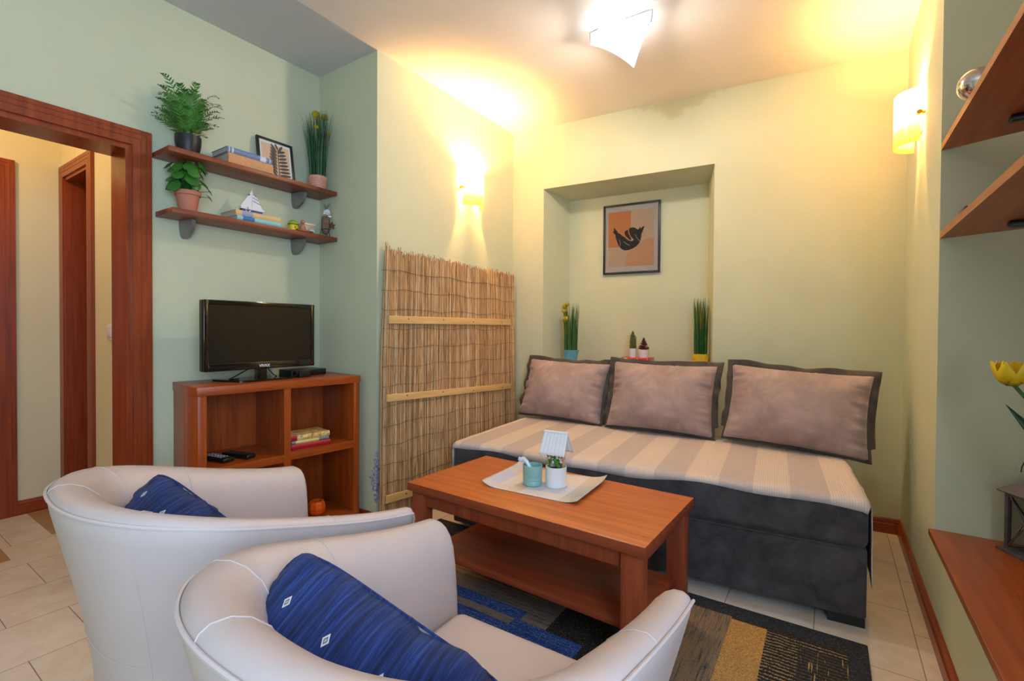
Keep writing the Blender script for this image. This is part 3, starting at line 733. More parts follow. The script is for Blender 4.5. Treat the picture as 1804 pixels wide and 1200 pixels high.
tx = bpy.data.curves.new('logo', 'FONT'); tx.body = 'VIVAX'; tx.size = .019; tx.extrude = .0004; tx.align_x = 'CENTER'; tx.offset = .0004
tmp = bpy.data.objects.new('tmp_text', tx); COL.objects.link(tmp); bpy.context.view_layer.update()
me = bpy.data.meshes.new_from_object(tmp.evaluated_get(bpy.context.evaluated_depsgraph_get())); bpy.data.objects.remove(tmp); bpy.data.curves.remove(tx)
me.materials.clear(); me.materials.append(M['white_print']); me.name = 'logo'
lg = bpy.data.objects.new('logo', me); COL.objects.link(lg); lg.parent = t; lg.location = (.0066, 0.0, TZ0+.010); lg.rotation_euler = (R(90), 0, R(90))
bm = NB(); tube(bm, [(.0062, .262, TZ0+.014), (.0068, .262, TZ0+.014)], .0022, 8); obj('power_light', bm, plain('red light', (150, 20, 20), .4, emit=(255, 30, 20), es=.6), t)
bm = NB(); tube(bm, [(-.06, -.03, .06), (-.05, -.09, .035), (-.03, -.15, .012), (.0, -.12, .014)], .003, 6); obj('cable', bm, M['black'], t)
bm = NB(); tube(bm, [(-.05, .05, .05), (-.02, .06, .02), (-.03, .09, .006)], .0025, 6); obj('cable', bm, M['black'], t)
t = thing('set_top_box', 'flat black receiver box beside the television stand', 'receiver', (-2.405, 1.545, HB), -3)
bm = NB(); bx(bm, -.09, .045, -.10, .10, .004, .034, bev=.003); obj('casing', bm, M['black'], t)
bm = NB(); bx(bm, .0445, .047, -.097, .097, .006, .032, bev=.001); obj('front_panel', bm, M['gloss_black'], t)
bm = NB()
for q in range(3): tube(bm, [(.0468, -.06+.018*q, .02), (.0475, -.06+.018*q, .02)], .0022, 8)
obj('buttons', bm, M['white_print'], t)
for (x, y) in ((-.08, -.09), (-.08, .09), (.035, -.09), (.035, .09)):
    bm = NB(); lathe(bm, [(.007, 0), (.007, .005)], 10, c=(x, y, 0)); obj('foot', bm, M['black'], t)
t = thing('power_adapter', 'small black power adapter in front of the receiver box', 'adapter', (-2.318, 1.478, HB), -3)
bm = NB(); bx(bm, -.02, .02, -.03, .03, 0, .032, bev=.003); obj('casing', bm, M['black'], t)
bm = NB(); tube(bm, [(0, -.03, .016), (.0, -.05, .012), (-.02, -.06, .003), (-.06, -.065, .003)], .002, 6); obj('cable', bm, M['black'], t)
def cbw(x, y, z):
    a = R(-6.6); return (-2.25+x*math.cos(a)-y*math.sin(a), .945+x*math.sin(a)+y*math.cos(a), z)
def remote(label, x, y, rz, w, l, mats, grey):
    t = thing('remote_control', label, 'remote control', cbw(x, y, .483), rz)
    bm = NB(); box(bm, (0, 0, .011), (l, w, .022), .008, seg=3); obj('casing', bm, mats, t)
    bm = NB()
    for i in range(6):
        for j in range(3): box(bm, (-l*.36+i*l*.125, (j-1)*w*.26, .0225), (l*.07, w*.16, .003), .001)
    obj('buttons', bm, grey, t)
remote('chunky black remote with pale buttons, nearer the bookcase side panel', -.135, .118, 10, .056, .165, M['black'], plain('pale buttons', (150, 165, 175), .4))
remote('plain flat black remote, nearer the bookcase divider', -.125, .205, 16, .050, .165, M['black'], plain('dark buttons', (46, 46, 50), .4))
C_red = plain('crimson cover', (170, 24, 42), .35); C_grey = plain('grey violet cover', (120, 112, 124), .4)
m_, nt_, b__ = new_mat('colourful jacket'); vv = coords(nt_)
nt_.links.new(ramp(nt_, noise_(nt_, vv, 26, 4, .6, .8), [(.3, lin((120, 36, 30))), (.45, lin((214, 176, 100))), (.58, lin((232, 206, 140))), (.72, lin((60, 70, 60)))]), b__.inputs['Base Color']); b__.inputs['Roughness'].default_value = .3
C_jacket = m_
C_gold = plain('gold lettering', (222, 190, 120), .4)
p = cbw(-.028, .412, .490); book('crimson book at the bottom of the stack in the bookcase', p, -6-2, .205, .135, .027, C_red)
p = cbw(-.030, .414, .517); book('grey book in the middle of the stack in the bookcase', p, -6-2, .195, .135, .017, C_grey, bands=((.02, .14, C_gold),))
p = cbw(-.032, .412, .534); book('red and gold jacketed book on top of the stack in the bookcase', p, -6-3, .20, .135, .028, C_jacket, bands=((.0, .03, C_red),))
t = thing('candle_bowl', 'faceted orange glass candle bowl in the lower bookcase compartment', 'bowl', cbw(-.115, .59, .1005))
bm = NB(); lathe(bm, [(.028, 0), (.040, .012), (.0455, .036), (.042, .06), (.034, .072), (.029, .071), (.036, .055), (.038, .036), (.028, .012)], 9); obj('bowl', bm, M['orange'], t, smooth=False)
bm = NB(); lathe(bm, [(.019, .012), (.019, .026)], 16); obj('candle', bm, M['white_matt'], t)

# ------------------------------------------------------------------ rug
def rug_mat():
    m, nt, b = new_mat('woven rug'); tc = nt.nodes.new('ShaderNodeTexCoord'); v = tc.outputs['Object']; X, Y, Z = xyz(nt, v)
    sp = noise_(nt, v, 210, 2, .7)
    hs = noise_(nt, coords(nt, (3, 95, 1)), 1.5, 5, .7, .3)   # stripes along x
    vs = noise_(nt, coords(nt, (95, 4, 1)), 1.5, 5, .7, .3)   # stripes along y
    navy_ = ramp(nt, sp, [(.38, lin((16, 20, 30))), (.55, lin((34, 40, 52))), (.7, lin((92, 92, 84)))])
    blk = ramp(nt, sp, [(.45, lin((18, 18, 20))), (.58, lin((44, 40, 36))), (.72, lin((150, 118, 66)))])
    brown = ramp(nt, math_(nt, 'ADD', math_(nt, 'MULTIPLY', hs, .7), math_(nt, 'MULTIPLY', sp, .3)), [(.36, lin((54, 47, 46))), (.46, lin((118, 104, 98))), (.54, lin((160, 136, 116))), (.64, lin((92, 88, 106)))])
    blue = ramp(nt, math_(nt, 'ADD', math_(nt, 'MULTIPLY', hs, .35), math_(nt, 'MULTIPLY', sp, .65)), [(.38, lin((22, 44, 104))), (.52, lin((44, 80, 156))), (.66, lin((140, 166, 196)))])
    greyv = ramp(nt, math_(nt, 'ADD', math_(nt, 'MULTIPLY', vs, .7), math_(nt, 'MULTIPLY', sp, .3)), [(.36, lin((48, 44, 42))), (.47, lin((112, 102, 92))), (.55, lin((160, 126, 80))), (.62, lin((84, 80, 84)))])
    gold = ramp(nt, sp, [(.35, lin((150, 106, 50))), (.6, lin((208, 162, 92)))])
    wv = node(nt, 'ShaderNodeTexWave'); wv.bands_direction = 'Y'; wv.inputs['Scale'].default_value = 18; wv.inputs['Distortion'].default_value = 3; nt.links.new(v, wv.inputs[0])
    speck = ramp(nt, math_(nt, 'ADD', math_(nt, 'MULTIPLY', sp, .6), math_(nt, 'MULTIPLY', wv.outputs['Fac'], .22)), [(.40, lin((20, 20, 22))), (.46, lin((48, 44, 42))), (.52, lin((168, 140, 98)))])
    vl = ramp(nt, vs, [(.52, lin((20, 24, 30))), (.6, lin((20, 24, 30))), (.64, lin((214, 170, 104)))])
    # x,y in metres from the rug's own corner frame (origin at its back corner beside the sofa leg)
    col = navy_
    def put(x0, x1, y0, y1, c):
        nonlocal col
        col = mixc(nt, rect(nt, X, Y, x0, x1, y0, y1), col, c)
    put(-1.92, -.07, -1.30, -.08, blk)
    put(-1.90, -.97, -.66, -.365, brown)
    put(-1.90, -.97, -.375, -.365, gold); put(-1.90, -1.05, -.40, -.392, gold)
    put(-1.90, -1.08, -.56, -.50, blue); put(-1.90, -1.12, -.80, -.64, brown); put(-1.9, -1.05, -.665, -.60, blue)
    put(-1.10, -.82, -1.0, -.56, blue); put(-1.5, -.9, -1.25, -.86, brown); put(-1.25, -.7, -1.25, -1.0, blue)
    put(-.62, -.42, -1.26, -.085, greyv); put(-.42, -.30, -1.26, -.10, gold); put(-.30, -.06, -1.26, -.10, speck); put(-.20, -.06, -1.2, -.14, mixc(nt, .75, speck, vl))
    nt.links.new(col, b.inputs['Base Color']); b.inputs['Roughness'].default_value = .95
    bump(nt, b, sp, .6, .006); return m
bm = NB(); box(bm, (-.99, -.665, .0055), (1.98, 1.33, .011), .004); o = tag(obj('rug', bm, rug_mat()), 'navy, brown and gold patchwork rug lying under the coffee table', 'rug'); o.location = (.115, 2.06, 0.0005); o.rotation_euler = (0, 0, R(.3))

# ------------------------------------------------------------------ coffee table
TB = thing('coffee_table', 'long orange-brown wooden coffee table with a lower shelf', 'table', (-.937, 1.632, .0118), -1.75)
TWX, TDY, TH = 1.005, .518, .459
bm = NB(); box(bm, (0, 0, TH-.017), (TWX, TDY, .034), .0025)
for f in bm.faces:
    if f.normal.z < .5: f.material_index = 1
obj('tabletop', bm, [M['table_x'], M['tdark_x']], TB)
for sx in (-1, 1):
    for sy in (-1, 1):
        bm = NB(); box(bm, (sx*(TWX/2-.048), sy*(TDY/2-.04), (TH-.034)/2), (.066, .052, TH-.034), .002); obj('leg', bm, M['tdark_z'], TB)
for sy in (-1, 1):
    bm = NB(); box(bm, (0, sy*(TDY/2-.036), TH-.034-.029), (TWX-.16, .02, .058), .001); obj('apron', bm, M['tdark_z'], TB)
for sx in (-1, 1):
    bm = NB(); box(bm, (sx*(TWX/2-.045), 0, TH-.034-.029), (.02, TDY-.13, .058), .001); obj('apron', bm, M['tdark_y'], TB)
bm = NB(); box(bm, (0, 0, .160), (TWX-.10, TDY-.145, .024), .002); obj('lower_shelf', bm, M['tdark_x'], TB)
ZT = .0118+TH
# placemat
def mat_stripes():
    m, nt, b = new_mat('pale striped paper'); tc = nt.nodes.new('ShaderNodeTexCoord'); X, Y, Z = xyz(nt, tc.outputs['Object'])
    c = ramp(nt, math_(nt, 'ADD', math_(nt, 'MULTIPLY', X, 2.4), .5), [(0, lin((196, 196, 214))), (.12, lin((196, 196, 214))), (.13, lin((226, 214, 208))), (.27, lin((226, 214, 208))), (.28, lin((214, 192, 176))), (.40, lin((214, 192, 176))), (.41, lin((224, 216, 220))), (.80, lin((226, 216, 216))), (.81, lin((202, 194, 188))), (1, lin((204, 196, 190)))])
    for e in [n for n in nt.nodes if n.type == 'VALTORGB']: e.color_ramp.interpolation = 'CONSTANT'
    f = math_(nt, 'GREATER_THAN', math_(nt, 'ABSOLUTE', math_(nt, 'ADD', Y, .03)), .075)
    c = mixc(nt, math_(nt, 'MULTIPLY', f, .35), c, lin((232, 206, 180)))
    nt.links.new(c, b.inputs['Base Color']); b.inputs['Roughness'].default_value = .55; return m
bm = NB()
def pm(u, v):
    x = (u-.5)*.415; y = (v-.5)*.315
    z = .0012+.020*max(0, (abs(u-.5)-.34)/.16)**2*(1.0 if u < .5 else .75)+.012*max(0, (v-.75)/.25)**2*abs(u-.5)*2
    return Vector((x, y, z))
grid(bm, pm, 33, 21); o = tag(obj('placemat', bm, mat_stripes()), 'pale striped placemat with curled ends on the coffee table', 'placemat'); o.location = (-.968, 1.695, ZT); o.rotation_euler = (0, 0, R(3))
sm = o.modifiers.new('thick', 'SOLIDIFY'); sm.thickness = .0014
ZP = ZT+.0028
t = thing('mint_cup', 'mint green ceramic cup with ring grooves on the placemat', 'cup', (-1.004, 1.652, ZP))
bm = NB(); pr = [(.034, 0), (.0385, .003), (.039, .018), (.0378, .020), (.039, .022), (.0392, .030), (.038, .032), (.0394, .034), (.040, .066), (.0405, .080), (.0375, .081), (.0365, .066), (.036, .008)]
lathe(bm, pr, 40); obj('cup_body', bm, M['mint'], t)
t = thing('porcelain_spoon', 'white porcelain spoon handle sticking out of the mint cup', 'spoon', (-1.004, 1.652, ZP))
bm = NB(); pts = [(.015, .002, .012), (-.004, -.003, .055), (-.022, -.008, .088), (-.036, -.012, .100), (-.048, -.014, .098)]
prev = None
for q, p in enumerate(pts):
    pass
tube(bm, pts, .0075, 10, r1=.0105); sphere(bm, (-.048, -.014, .098), .0115, s=(1.1, 1, .9)); obj('handle', bm, plain('blue white porcelain', (214, 224, 238), .2), t)
bm = NB(); sphere(bm, (.015, .002, .019), .0155, s=(1, 1.2, .7)); obj('bowl', bm, plain('blue white porcelain ', (214, 224, 238), .2), t)
bm = NB(); tube(bm, [(-.046, -.016, .1085), (-.046, -.0165, .1095)], .003, 8); obj('hole', bm, M['black'], t)
PT = thing('roofed_planter', 'white round planter with small flowers under a white tiled roof', 'planter', (-.918, 1.692, ZP), 4)
bm = NB(); lathe(bm, [(.040, 0), (.0425, .002), (.0425, .079), (.0415, .080), (.0385, .080), (.0385, .066)], 40); obj('pot', bm, M['white'], PT)
bm = NB(); lathe(bm, [(.0384, .066), (.01, .069)], 24); obj('soil', bm, M['soil'], PT)
for s in (-1, 1):
    bm = NB(); bx(bm, s*.032-.003, s*.032+.003, -.006, .006, .05, .135); obj('post', bm, plain('pale wood', (206, 164, 120), .6), PT)
rnd = random.Random(8); bm = NB()
for q in range(90):
    a = rnd.uniform(0, 2*PI); r = .033*math.sqrt(rnd.random()); z = .068+rnd.uniform(.0, .05); d = Vector((rnd.gauss(0, 1), rnd.gauss(0, 1), rnd.uniform(.4, 1.6))).normalized(); p = Vector((r*math.cos(a), r*math.sin(a), z)); s_ = d.orthogonal().normalized()*.003
    bm.faces.new([bm.verts.new(x) for x in (p-s_*.4, p+d*.009-s_, p+d*.019, p+d*.009+s_, p+s_*.4)])
obj('foliage', bm, plain('bright green leaves', (70, 140, 40), .5, var=.4, vscale=60), PT, smooth=False)
for q, (x, y, z) in enumerate(((-.016, -.026, .118), (.015, -.024, .120), (.0, -.032, .102), (.030, -.018, .104), (-.004, -.01, .125))):
    bm = NB()
    for k in range(10):
        dv = Vector((rnd.gauss(0, 1), rnd.gauss(0, 1), rnd.gauss(0, 1))).normalized(); sphere(bm, Vector((x, y, z))+dv*.0035, .0035, u=6, v=5)
    obj('blossom', bm, plain('pale pink petals', (226, 204, 214), .6), PT)
# roof: two pitched slabs of corrugated tiles
for s in (-1, 1):
    bm = NB()
    def rf(u, v, s=s):
        x = -.052+.104*u; w = .0028*abs(math.sin(u*7*PI)); st_ = .0022 if (v > .5) else 0
        return Vector((x*(1+.07*v), s*(.004+.045*v)-0, .214-.083*v+w+st_-(.002 if v > .52 else 0)))
    grid(bm, rf, 57, 9); o = obj('roof_slope', bm, M['white'], PT, angle=60); md = o.modifiers.new('thick', 'SOLIDIFY'); md.thickness = .003; md.offset = -1
bm = NB(); tube(bm, [(-.053, 0, .214), (.053, 0, .214)], .0065, 12); obj('roof_ridge', bm, M['white'], PT)

# ------------------------------------------------------------------ daybed with throw and cushions
SA = 5.16
SF = thing('daybed', 'charcoal velvet daybed along the wall under the niche', 'sofa', (.118, 2.178, 0), SA)    # local: x from -L to 0, y backwards
SL, SD = 1.868, .90
def rbox(bm, x0, x1, y0, y1, z0, z1, r, nseg=5):
    box(bm, ((x0+x1)/2, (y0+y1)/2, (z0+z1)/2), (x1-x0, y1-y0, z1-z0), r, seg=nseg)
bm = NB(); rbox(bm, -SL+.004, 0, .004, SD, .035, .295, .012); obj('base', bm, M['charcoal'], SF)
bm = NB(); rbox(bm, -SL, .004, 0, SD, .293, .474, .03); obj('mattress', bm, M['charcoal'], SF)
for (x0, x1) in ((-.12, -.004), (-SL+.01, -SL+.12)):
    for (y0, y1) in (((.012, .09) if x1 > -.5 else (.10, .17)), (SD-.09, SD-.02)):
        bm = NB(); bx(bm, x0, x1, y0, y1, .0, .036); obj('foot', bm, M['black'], SF)
bm = NB(); tube(bm, [(-SL+.02, -.001, .294), (-.02, -.001, .294)], .003, 6); obj('seam', bm, M['flange'], SF)
def throw_mat():
    m, nt, b = new_mat('striped woven throw'); tc = nt.nodes.new('ShaderNodeTexCoord'); X, Y, Z = xyz(nt, tc.outputs['UV'])
    per = .262
    fr = math_(nt, 'FRACT', math_(nt, 'MULTIPLY', math_(nt, 'ADD', X, 4.02), 1/per))
    band = math_(nt, 'GREATER_THAN', fr, .5)
    rib = math_(nt, 'SINE', math_(nt, 'MULTIPLY', X, 2*PI/.0085))
    ribm = math_(nt, 'MULTIPLY', math_(nt, 'GREATER_THAN', rib, .15), .55)
    light_ = mixc(nt, ribm, lin((224, 206, 194)), lin((202, 183, 172)))
    wv = noise_(nt, tc.outputs['UV'], 420, 2)
    grey = mixc(nt, math_(nt, 'MULTIPLY', wv, .6), lin((192, 176, 172)), lin((208, 192, 186)))
    nt.links.new(mixc(nt, band, light_, grey), b.inputs['Base Color']); b.inputs['Roughness'].default_value = .9
    bump(nt, b, math_(nt, 'ADD', rib, math_(nt, 'MULTIPLY', wv, 1.5)), .25, .002); return m
# the throw: path in x runs up the far end, over the top, down the near end
bm = NB(); uvl = bm.loops.layers.uv.new('UVMap')
TOP = .4765; NU, NV = 150, 44
leftdrop, rightdrop = .20, .29
total = leftdrop+SL+.02+rightdrop
def tpath(s, rr=.03):
    # returns (x, z) at arc position s
    x0, x1 = -SL-.006, .010
    if s < leftdrop-rr: return x0, TOP-rr-(leftdrop-rr-s)
    q = s-(leftdrop-rr); al = rr*PI/2
    if q < al:
        a = q/rr; return x0+rr-rr*math.cos(a), TOP-rr+rr*math.sin(a)
    q -= al; ln = (x1-rr)-(x0+rr)
    if q < ln: return x0+rr+q, TOP
    q -= ln
    if q < al:
        a = q/rr; return x1-rr+rr*math.sin(a), TOP-rr+rr*math.cos(a)
    q -= al; return x1+.012*min(q, .3), TOP-rr-q
V = []
for i in range(NU):
    row = []; s = total*i/(NU-1)
    for j in range(NV):
        v = j/(NV-1)
        x, z = tpath(s)
        # front hem waves over the top front edge
        hem = .022+.010*math.sin(x*5.0+.8)+.006*math.sin(x*13)
        if -SL-.001 < x < .004:
            d = -hem+v*(SD-.02+hem)
        else: d = .012+.006*math.sin(z*30)+v*(SD-.04) if x > 0 else .005+v*(SD-.03)
        # fold over the front edge (radius .03)
        y, zz = d, z
        rr = .03
        if d < rr and z > TOP-.04:
            arc = rr-d
            if arc < rr*PI/2: a = arc/rr; y = rr-rr*math.sin(a)-.003; zz = z-rr+rr*math.cos(a)
            else: y = -.003; zz = z-rr-(arc-rr*PI/2)
        n_ = noise.noise(Vector((x*6, y*6, .3)))*.003+noise.noise(Vector((x*17, y*17, 1.3)))*.0012
        if x > .003 or x < -SL: x += abs(n_)*3+(.012*math.sin(y*9)**2*min(1, (TOP-zz)/.2) if x > 0 else 0)
        else: zz += abs(n_)*(1 if d > rr else .3)+.001
        row.append((bm.verts.new((x, y, zz)), s-leftdrop, d))
    V.append(row)
for i in range(NU-1):
    for j in range(NV-1):
        q = (V[i][j], V[i+1][j], V[i+1][j+1], V[i][j+1]); f = bm.faces.new([w[0] for w in q])
        for lp, w in zip(f.loops, q): lp[uvl].uv = (w[1], w[2])
o = tag(obj('throw_blanket', bm, throw_mat(), angle=60), 'beige striped woven throw spread over the charcoal daybed', 'blanket'); o.location = (.118, 2.178, 0); o.rotation_euler = (0, 0, R(SA))
sm = o.modifiers.new('thick', 'SOLIDIFY'); sm.thickness = .003; sm.offset = 1
# cushions: local x across, y up the cushion, z out of its face
def cushion_surface(bm, w, h, T, pinch, wr, seed, mat=0, n=41, back=True, rnd_=0.0):
    def pt(u, v, side):
        uu, vv = 2*u-1, 2*v-1
        x = w/2*uu*(1-pinch*(1-vv*vv)); y = h/2*vv*(1-pinch*(1-uu*uu))+(.010*noise.noise(Vector((uu*3, vv*3, seed+9))) if rnd_ else 0); kk = 1-rnd_*(uu*vv)**4; x *= kk; y *= kk
        e = max(0, (1-abs(uu)**2.6)*(1-abs(vv)**2.6))**.55
        z = T/2*e
        # gathers that fan in from the edges
        ex = max(0, 1-(1-abs(uu))/.28); ey = max(0, 1-(1-abs(vv))/.25)
        g = wr*(ex*noise.noise(Vector((uu*2, vv*11+seed, seed)))+ey*noise.noise(Vector((uu*11+seed, vv*2, seed+3))))*min(1, (1-abs(uu)*.999)*(1-abs(vv)*.999)*40)
        z += g*(1 if e > .02 else 0)+.006*noise.noise(Vector((uu*2+seed, vv*2, seed)))*e
        return Vector((x, y, side*z))
    for side in ((1, -1) if back else (1,)):
        grid(bm, lambda u, v: pt(u, v, side), n, n, mat)
    bmesh.ops.remove_doubles(bm, verts=bm.verts[:], dist=.0004)
def flange(bm, w, h, pinch, fw, seed, wav, base=None):
    loop = []; n = 44
    for k in range(4):
        for i in range(n):
            t_ = -1+2*i/n
            uu, vv = ((t_, -1), (1, t_), (-t_, 1), (-1, -t_))[k]
            x = w/2*uu*(1-pinch*(1-vv*vv)); y = h/2*vv*(1-pinch*(1-uu*uu))
            nx, ny = ((0, -1), (1, 0), (0, 1), (-1, 0))[k]
            c = max(0, (abs(t_)-.86)/.14)
            nx += c*math.copysign(1, t_)*(1 if k == 0 else -1 if k == 2 else 0); ny += c*math.copysign(1, t_)*(1 if k == 1 else -1 if k == 3 else 0)
            loop.append((x, y, nx, ny))
    rings = []
    for j in range(5):
        f = j/4; ring = []
        for i, (x, y, nx, ny) in enumerate(loop):
            q = i/len(loop)*2*PI
            wv = wav*f*(noise.noise(Vector((math.cos(q)*4, math.sin(q)*4, seed)))*1.6+.5*math.sin(q*14+seed))
            fl = fw*f*(1+.18*noise.noise(Vector((math.cos(q)*3, math.sin(q)*3, seed+7))))
            if base is not None and y < -h/2+.06: fl *= .35; wv *= .3
            ring.append(bm.verts.new((x*(1-.012*(1-f))+nx*fl, y*(1-.012*(1-f))+ny*fl, wv-.012*f)))
        rings.append(ring)
    m_ = len(loop)
    for j in range(4):
        for i in range(m_): bm.faces.new((rings[j][i], rings[j][(i+1) % m_], rings[j+1][(i+1) % m_], rings[j+1][i]))
def back_cushion(label, pos, yaw, lean, roll, w, h, seed):
    t = thing('back_cushion', label, 'cushion', pos)
    t.rotation_mode = 'XYZ'
    # face towards the room (-y): local z -> -y, local y -> up
    B = Matrix.Rotation(R(yaw), 4, 'Z') @ Matrix.Rotation(R(90-lean), 4, 'X') @ Matrix.Rotation(R(roll), 4, 'Z')
    t.rotation_euler = B.to_euler('XYZ')
    bm = NB(); cushion_surface(bm, w, h, .23, .055, .034, seed)
    for f in bm.faces:
        if f.calc_center_median().z < -.0001: f.material_index = 1
    bmesh.ops.translate(bm, vec=(0, h/2, 0), verts=bm.verts[:])
    obj('cushion_body', bm, [M['taupe'], M['flange']], t, angle=70)
    bm = NB(); flange(bm, w, h, .05, .030, seed, .020, base=True); bmesh.ops.translate(bm, vec=(0, h/2, 0), verts=bm.verts[:])
    o = obj('dark_border', bm, M['flange'], t, angle=70); md = o.modifiers.new('thick', 'SOLIDIFY'); md.thickness = .006; md.offset = 0
    return t
ZS = .484
def sof(x, y, z):
    a = R(SA); return (.118+x*math.cos(a)-y*math.sin(a), 2.178+x*math.sin(a)+y*math.cos(a), z)
back_cushion('taupe velvet cushion with dark border, at the reed mat end of the daybed', (-1.545, 2.865, ZS+.015), 1, 21, -1.5, .62, .41, 1.3)
back_cushion('taupe velvet cushion with dark border, middle one on the daybed', (-.868, 2.845, ZS+.015), 2, 19, -.5, .63, .42, 4.1)
back_cushion('taupe velvet cushion with dark border, at the alcove end of the daybed', (-.175, 2.845, ZS+.015), -1, 19, -3, .655, .42, 7.7)

# ------------------------------------------------------------------ niche: picture, plants, books
NR = 5.24
def figure_art(t, w, h, y):
    o1 = plain('orange paint', (230, 150, 92), .7, var=.05); o2 = plain('peach paint', (232, 178, 138), .7, var=.05); o3 = plain('pale peach', (228, 198, 172), .7); dk = plain('charcoal ink', (52, 50, 50), .7)
    x0, x1, z0, z1 = -w/2+.038, w/2-.045, .055, h-.055
    flat_poly(t, 'print', [(x0, z0), (x1, z0), (x1, z1), (x0, z1)], y-.0003, o3)
    xm = x0+(x1-x0)*.50; zm = z0+(z1-z0)*.36
    flat_poly(t, 'orange_block', [(x0, zm), (xm, zm), (xm, z1), (x0, z1)], y-.0012, o1)
    flat_poly(t, 'peach_block', [(x0+(x1-x0)*.36, z0), (x1, z0), (x1, z0+.19), (x1-.04, z0+.205), (x1-.09, z0+.18), (x0+(x1-x0)*.42, z0+.10)], y-.0014, o2)
    bm = NB(); yy = y-.0024
    def blob(pts):
        n = len(pts)
        # smooth closed curve
        sm_ = []
        for i in range(n):
            p0, p1, p2, p3 = [Vector(pts[(i+k-1) % n]) for k in range(4)]
            for q in range(5):
                u = q/5; sm_.append(.5*((2*p1)+(-p0+p2)*u+(2*p0-5*p1+4*p2-p3)*u*u+(-p0+3*p1-3*p2+p3)*u**3))
        vs = [bm.verts.new((p.x*w*.93-.005, yy, h*.50+p.y*w*.93)) for p in sm_]
        bmesh.ops.triangulate(bm, faces=[bm.faces.new(vs)])
    def pb(pts): blob([(((px-942)/505*w+.005)/(w*.93), ((1046-py-(px-942)*-.10)/610*h-h*.50)/(w*.93)) for px, py in pts])
    pb([(800, 690), (812, 738), (838, 796), (876, 832), (926, 838), (980, 822), (1016, 790), (1030, 745), (1020, 716), (985, 745), (950, 765), (915, 752), (885, 722), (862, 704), (842, 684), (822, 674)])
    yy -= .0003; pb([(884, 676), (898, 664), (914, 664), (916, 688), (934, 726), (946, 752), (930, 752), (908, 728), (888, 704)])
    yy -= .0003; pb([(922, 662), (940, 648), (968, 652), (996, 672), (1022, 692), (1032, 726), (1018, 762), (990, 770), (958, 748), (934, 712)])
    yy -= .0003; pb([(1006, 682), (1018, 662), (1028, 664), (1026, 680), (1042, 660), (1058, 660), (1046, 690), (1034, 716), (1018, 712)])
    pb([(808, 690), (782, 664), (776, 650), (792, 652), (784, 632), (790, 622), (806, 644), (816, 656), (822, 676)])
    obj('abstract_shape', bm, dk, t, smooth=False, fix=False)
    bm = NB(); tube(bm, [(-.055, yy-.001, h*.46), (-.03, yy-.001, h*.42), (-.01, yy-.001, h*.40)], .0016, 5); tube(bm, [(-.09, yy-.001, h*.50), (-.08, yy-.001, h*.44), (-.085, yy-.001, h*.40)], .0013, 5); tube(bm, [(.03, yy-.001, h*.55), (.055, yy-.001, h*.47), (.09, yy-.001, h*.42)], .0013, 5)
    obj('pale_lines', bm, M['white_print'], t)
    bm = NB(); bx(bm, -w/2+.012, w/2-.012, y-.0085, y-.0075, .012, h-.012)
    g, nt, b = new_mat('picture glass'); b.inputs['Transmission Weight'].default_value = 1.0; b.inputs['Roughness'].default_value = .02; b.inputs['IOR'].default_value = 1.15
    obj('glass_pane', bm, g, t, smooth=False)
p = BW(.853, .328, 1.530)
picture_frame('framed_picture', 'black framed abstract picture of a dark curled shape hanging in the niche', .428, .528, .015, .022, figure_art, p, (0, 0, R(NR)))
p = BW(.442, .14, .852)
grass_plant('grass_plant', 'tall artificial grass with yellow ball flowers in a pale blue pot in the niche', p, .045, .062, .096, M['blue_pot'], .46, .02, M['grass'],
            [(-.035, -.03, .43, .018), (-.01, -.04, .445, .016), (-.04, -.03, .395, .018), (-.02, -.045, .335, .018), (-.04, -.035, .32, .014)], nb_=120, seed=9)
p = BW(1.375, .14, .852)
grass_plant('grass_plant', 'tall artificial grass with golden tips in a yellow dimpled pot in the niche', p, .046, .052, .094, M['yellow_pot'], .475, .014, M['grass'], [], golden=True, ribs=True, nb_=130, seed=12)
C_dk = plain('worn brown cover', (120, 92, 72), .6); C_rd = plain('bright red cover', (206, 26, 36), .35)
# spines face the room: local +x -> -d
p = BW(.853, .075, .852); book('worn brown book lying beneath the red book in the niche', p, NR-90, .205, .15, .016, C_dk)
p = BW(.850, .080, .868); book('bright red book lying under the two tiny white pots', p, NR-90, .202, .15, .040, C_rd, bands=((.02, .045, C_gold), (.115, .118, C_gold), (.185, .188, C_gold)))
t = thing('potted_cactus', 'slim green cactus in a tiny white pot on the red book', 'potted plant', tuple(BW(.918, .14, .908)))
bm = NB(); pot(bm, .021, .028, .064); obj('pot', bm, [M['white'], M['soil']], t)
cg = plain('olive cactus', (92, 96, 40), .7, var=.3, vscale=120)
bm = NB(); rnd = random.Random(4)
for (x, y, h_, r) in ((.0, 0, .13, .012), (-.012, .002, .09, .010), (.013, .004, .10, .010), (-.004, -.01, .11, .010)):
    lathe(bm, [(r*.8, .05), (r, .07), (r*.95, .06+h_*.7), (r*.5, .06+h_*.95), (.001, .06+h_)], 9, c=(x, y, 0))
    for q in range(46):
        a = rnd.uniform(0, 2*PI); z = .06+h_*rnd.uniform(.05, .9); tube(bm, [(x+r*.9*math.cos(a), y+r*.9*math.sin(a), z), (x+r*1.5*math.cos(a), y+r*1.5*math.sin(a), z+.004)], .0012, 4)
obj('cactus_body', bm, cg, t)
t = thing('red_succulent', 'bushy dark red succulent in a tiny white pot on the red book', 'potted plant', tuple(BW(.998, .13, .908)))
bm = NB(); pot(bm, .030, .040, .058); obj('pot', bm, [M['white'], M['soil']], t)
bm = NB()
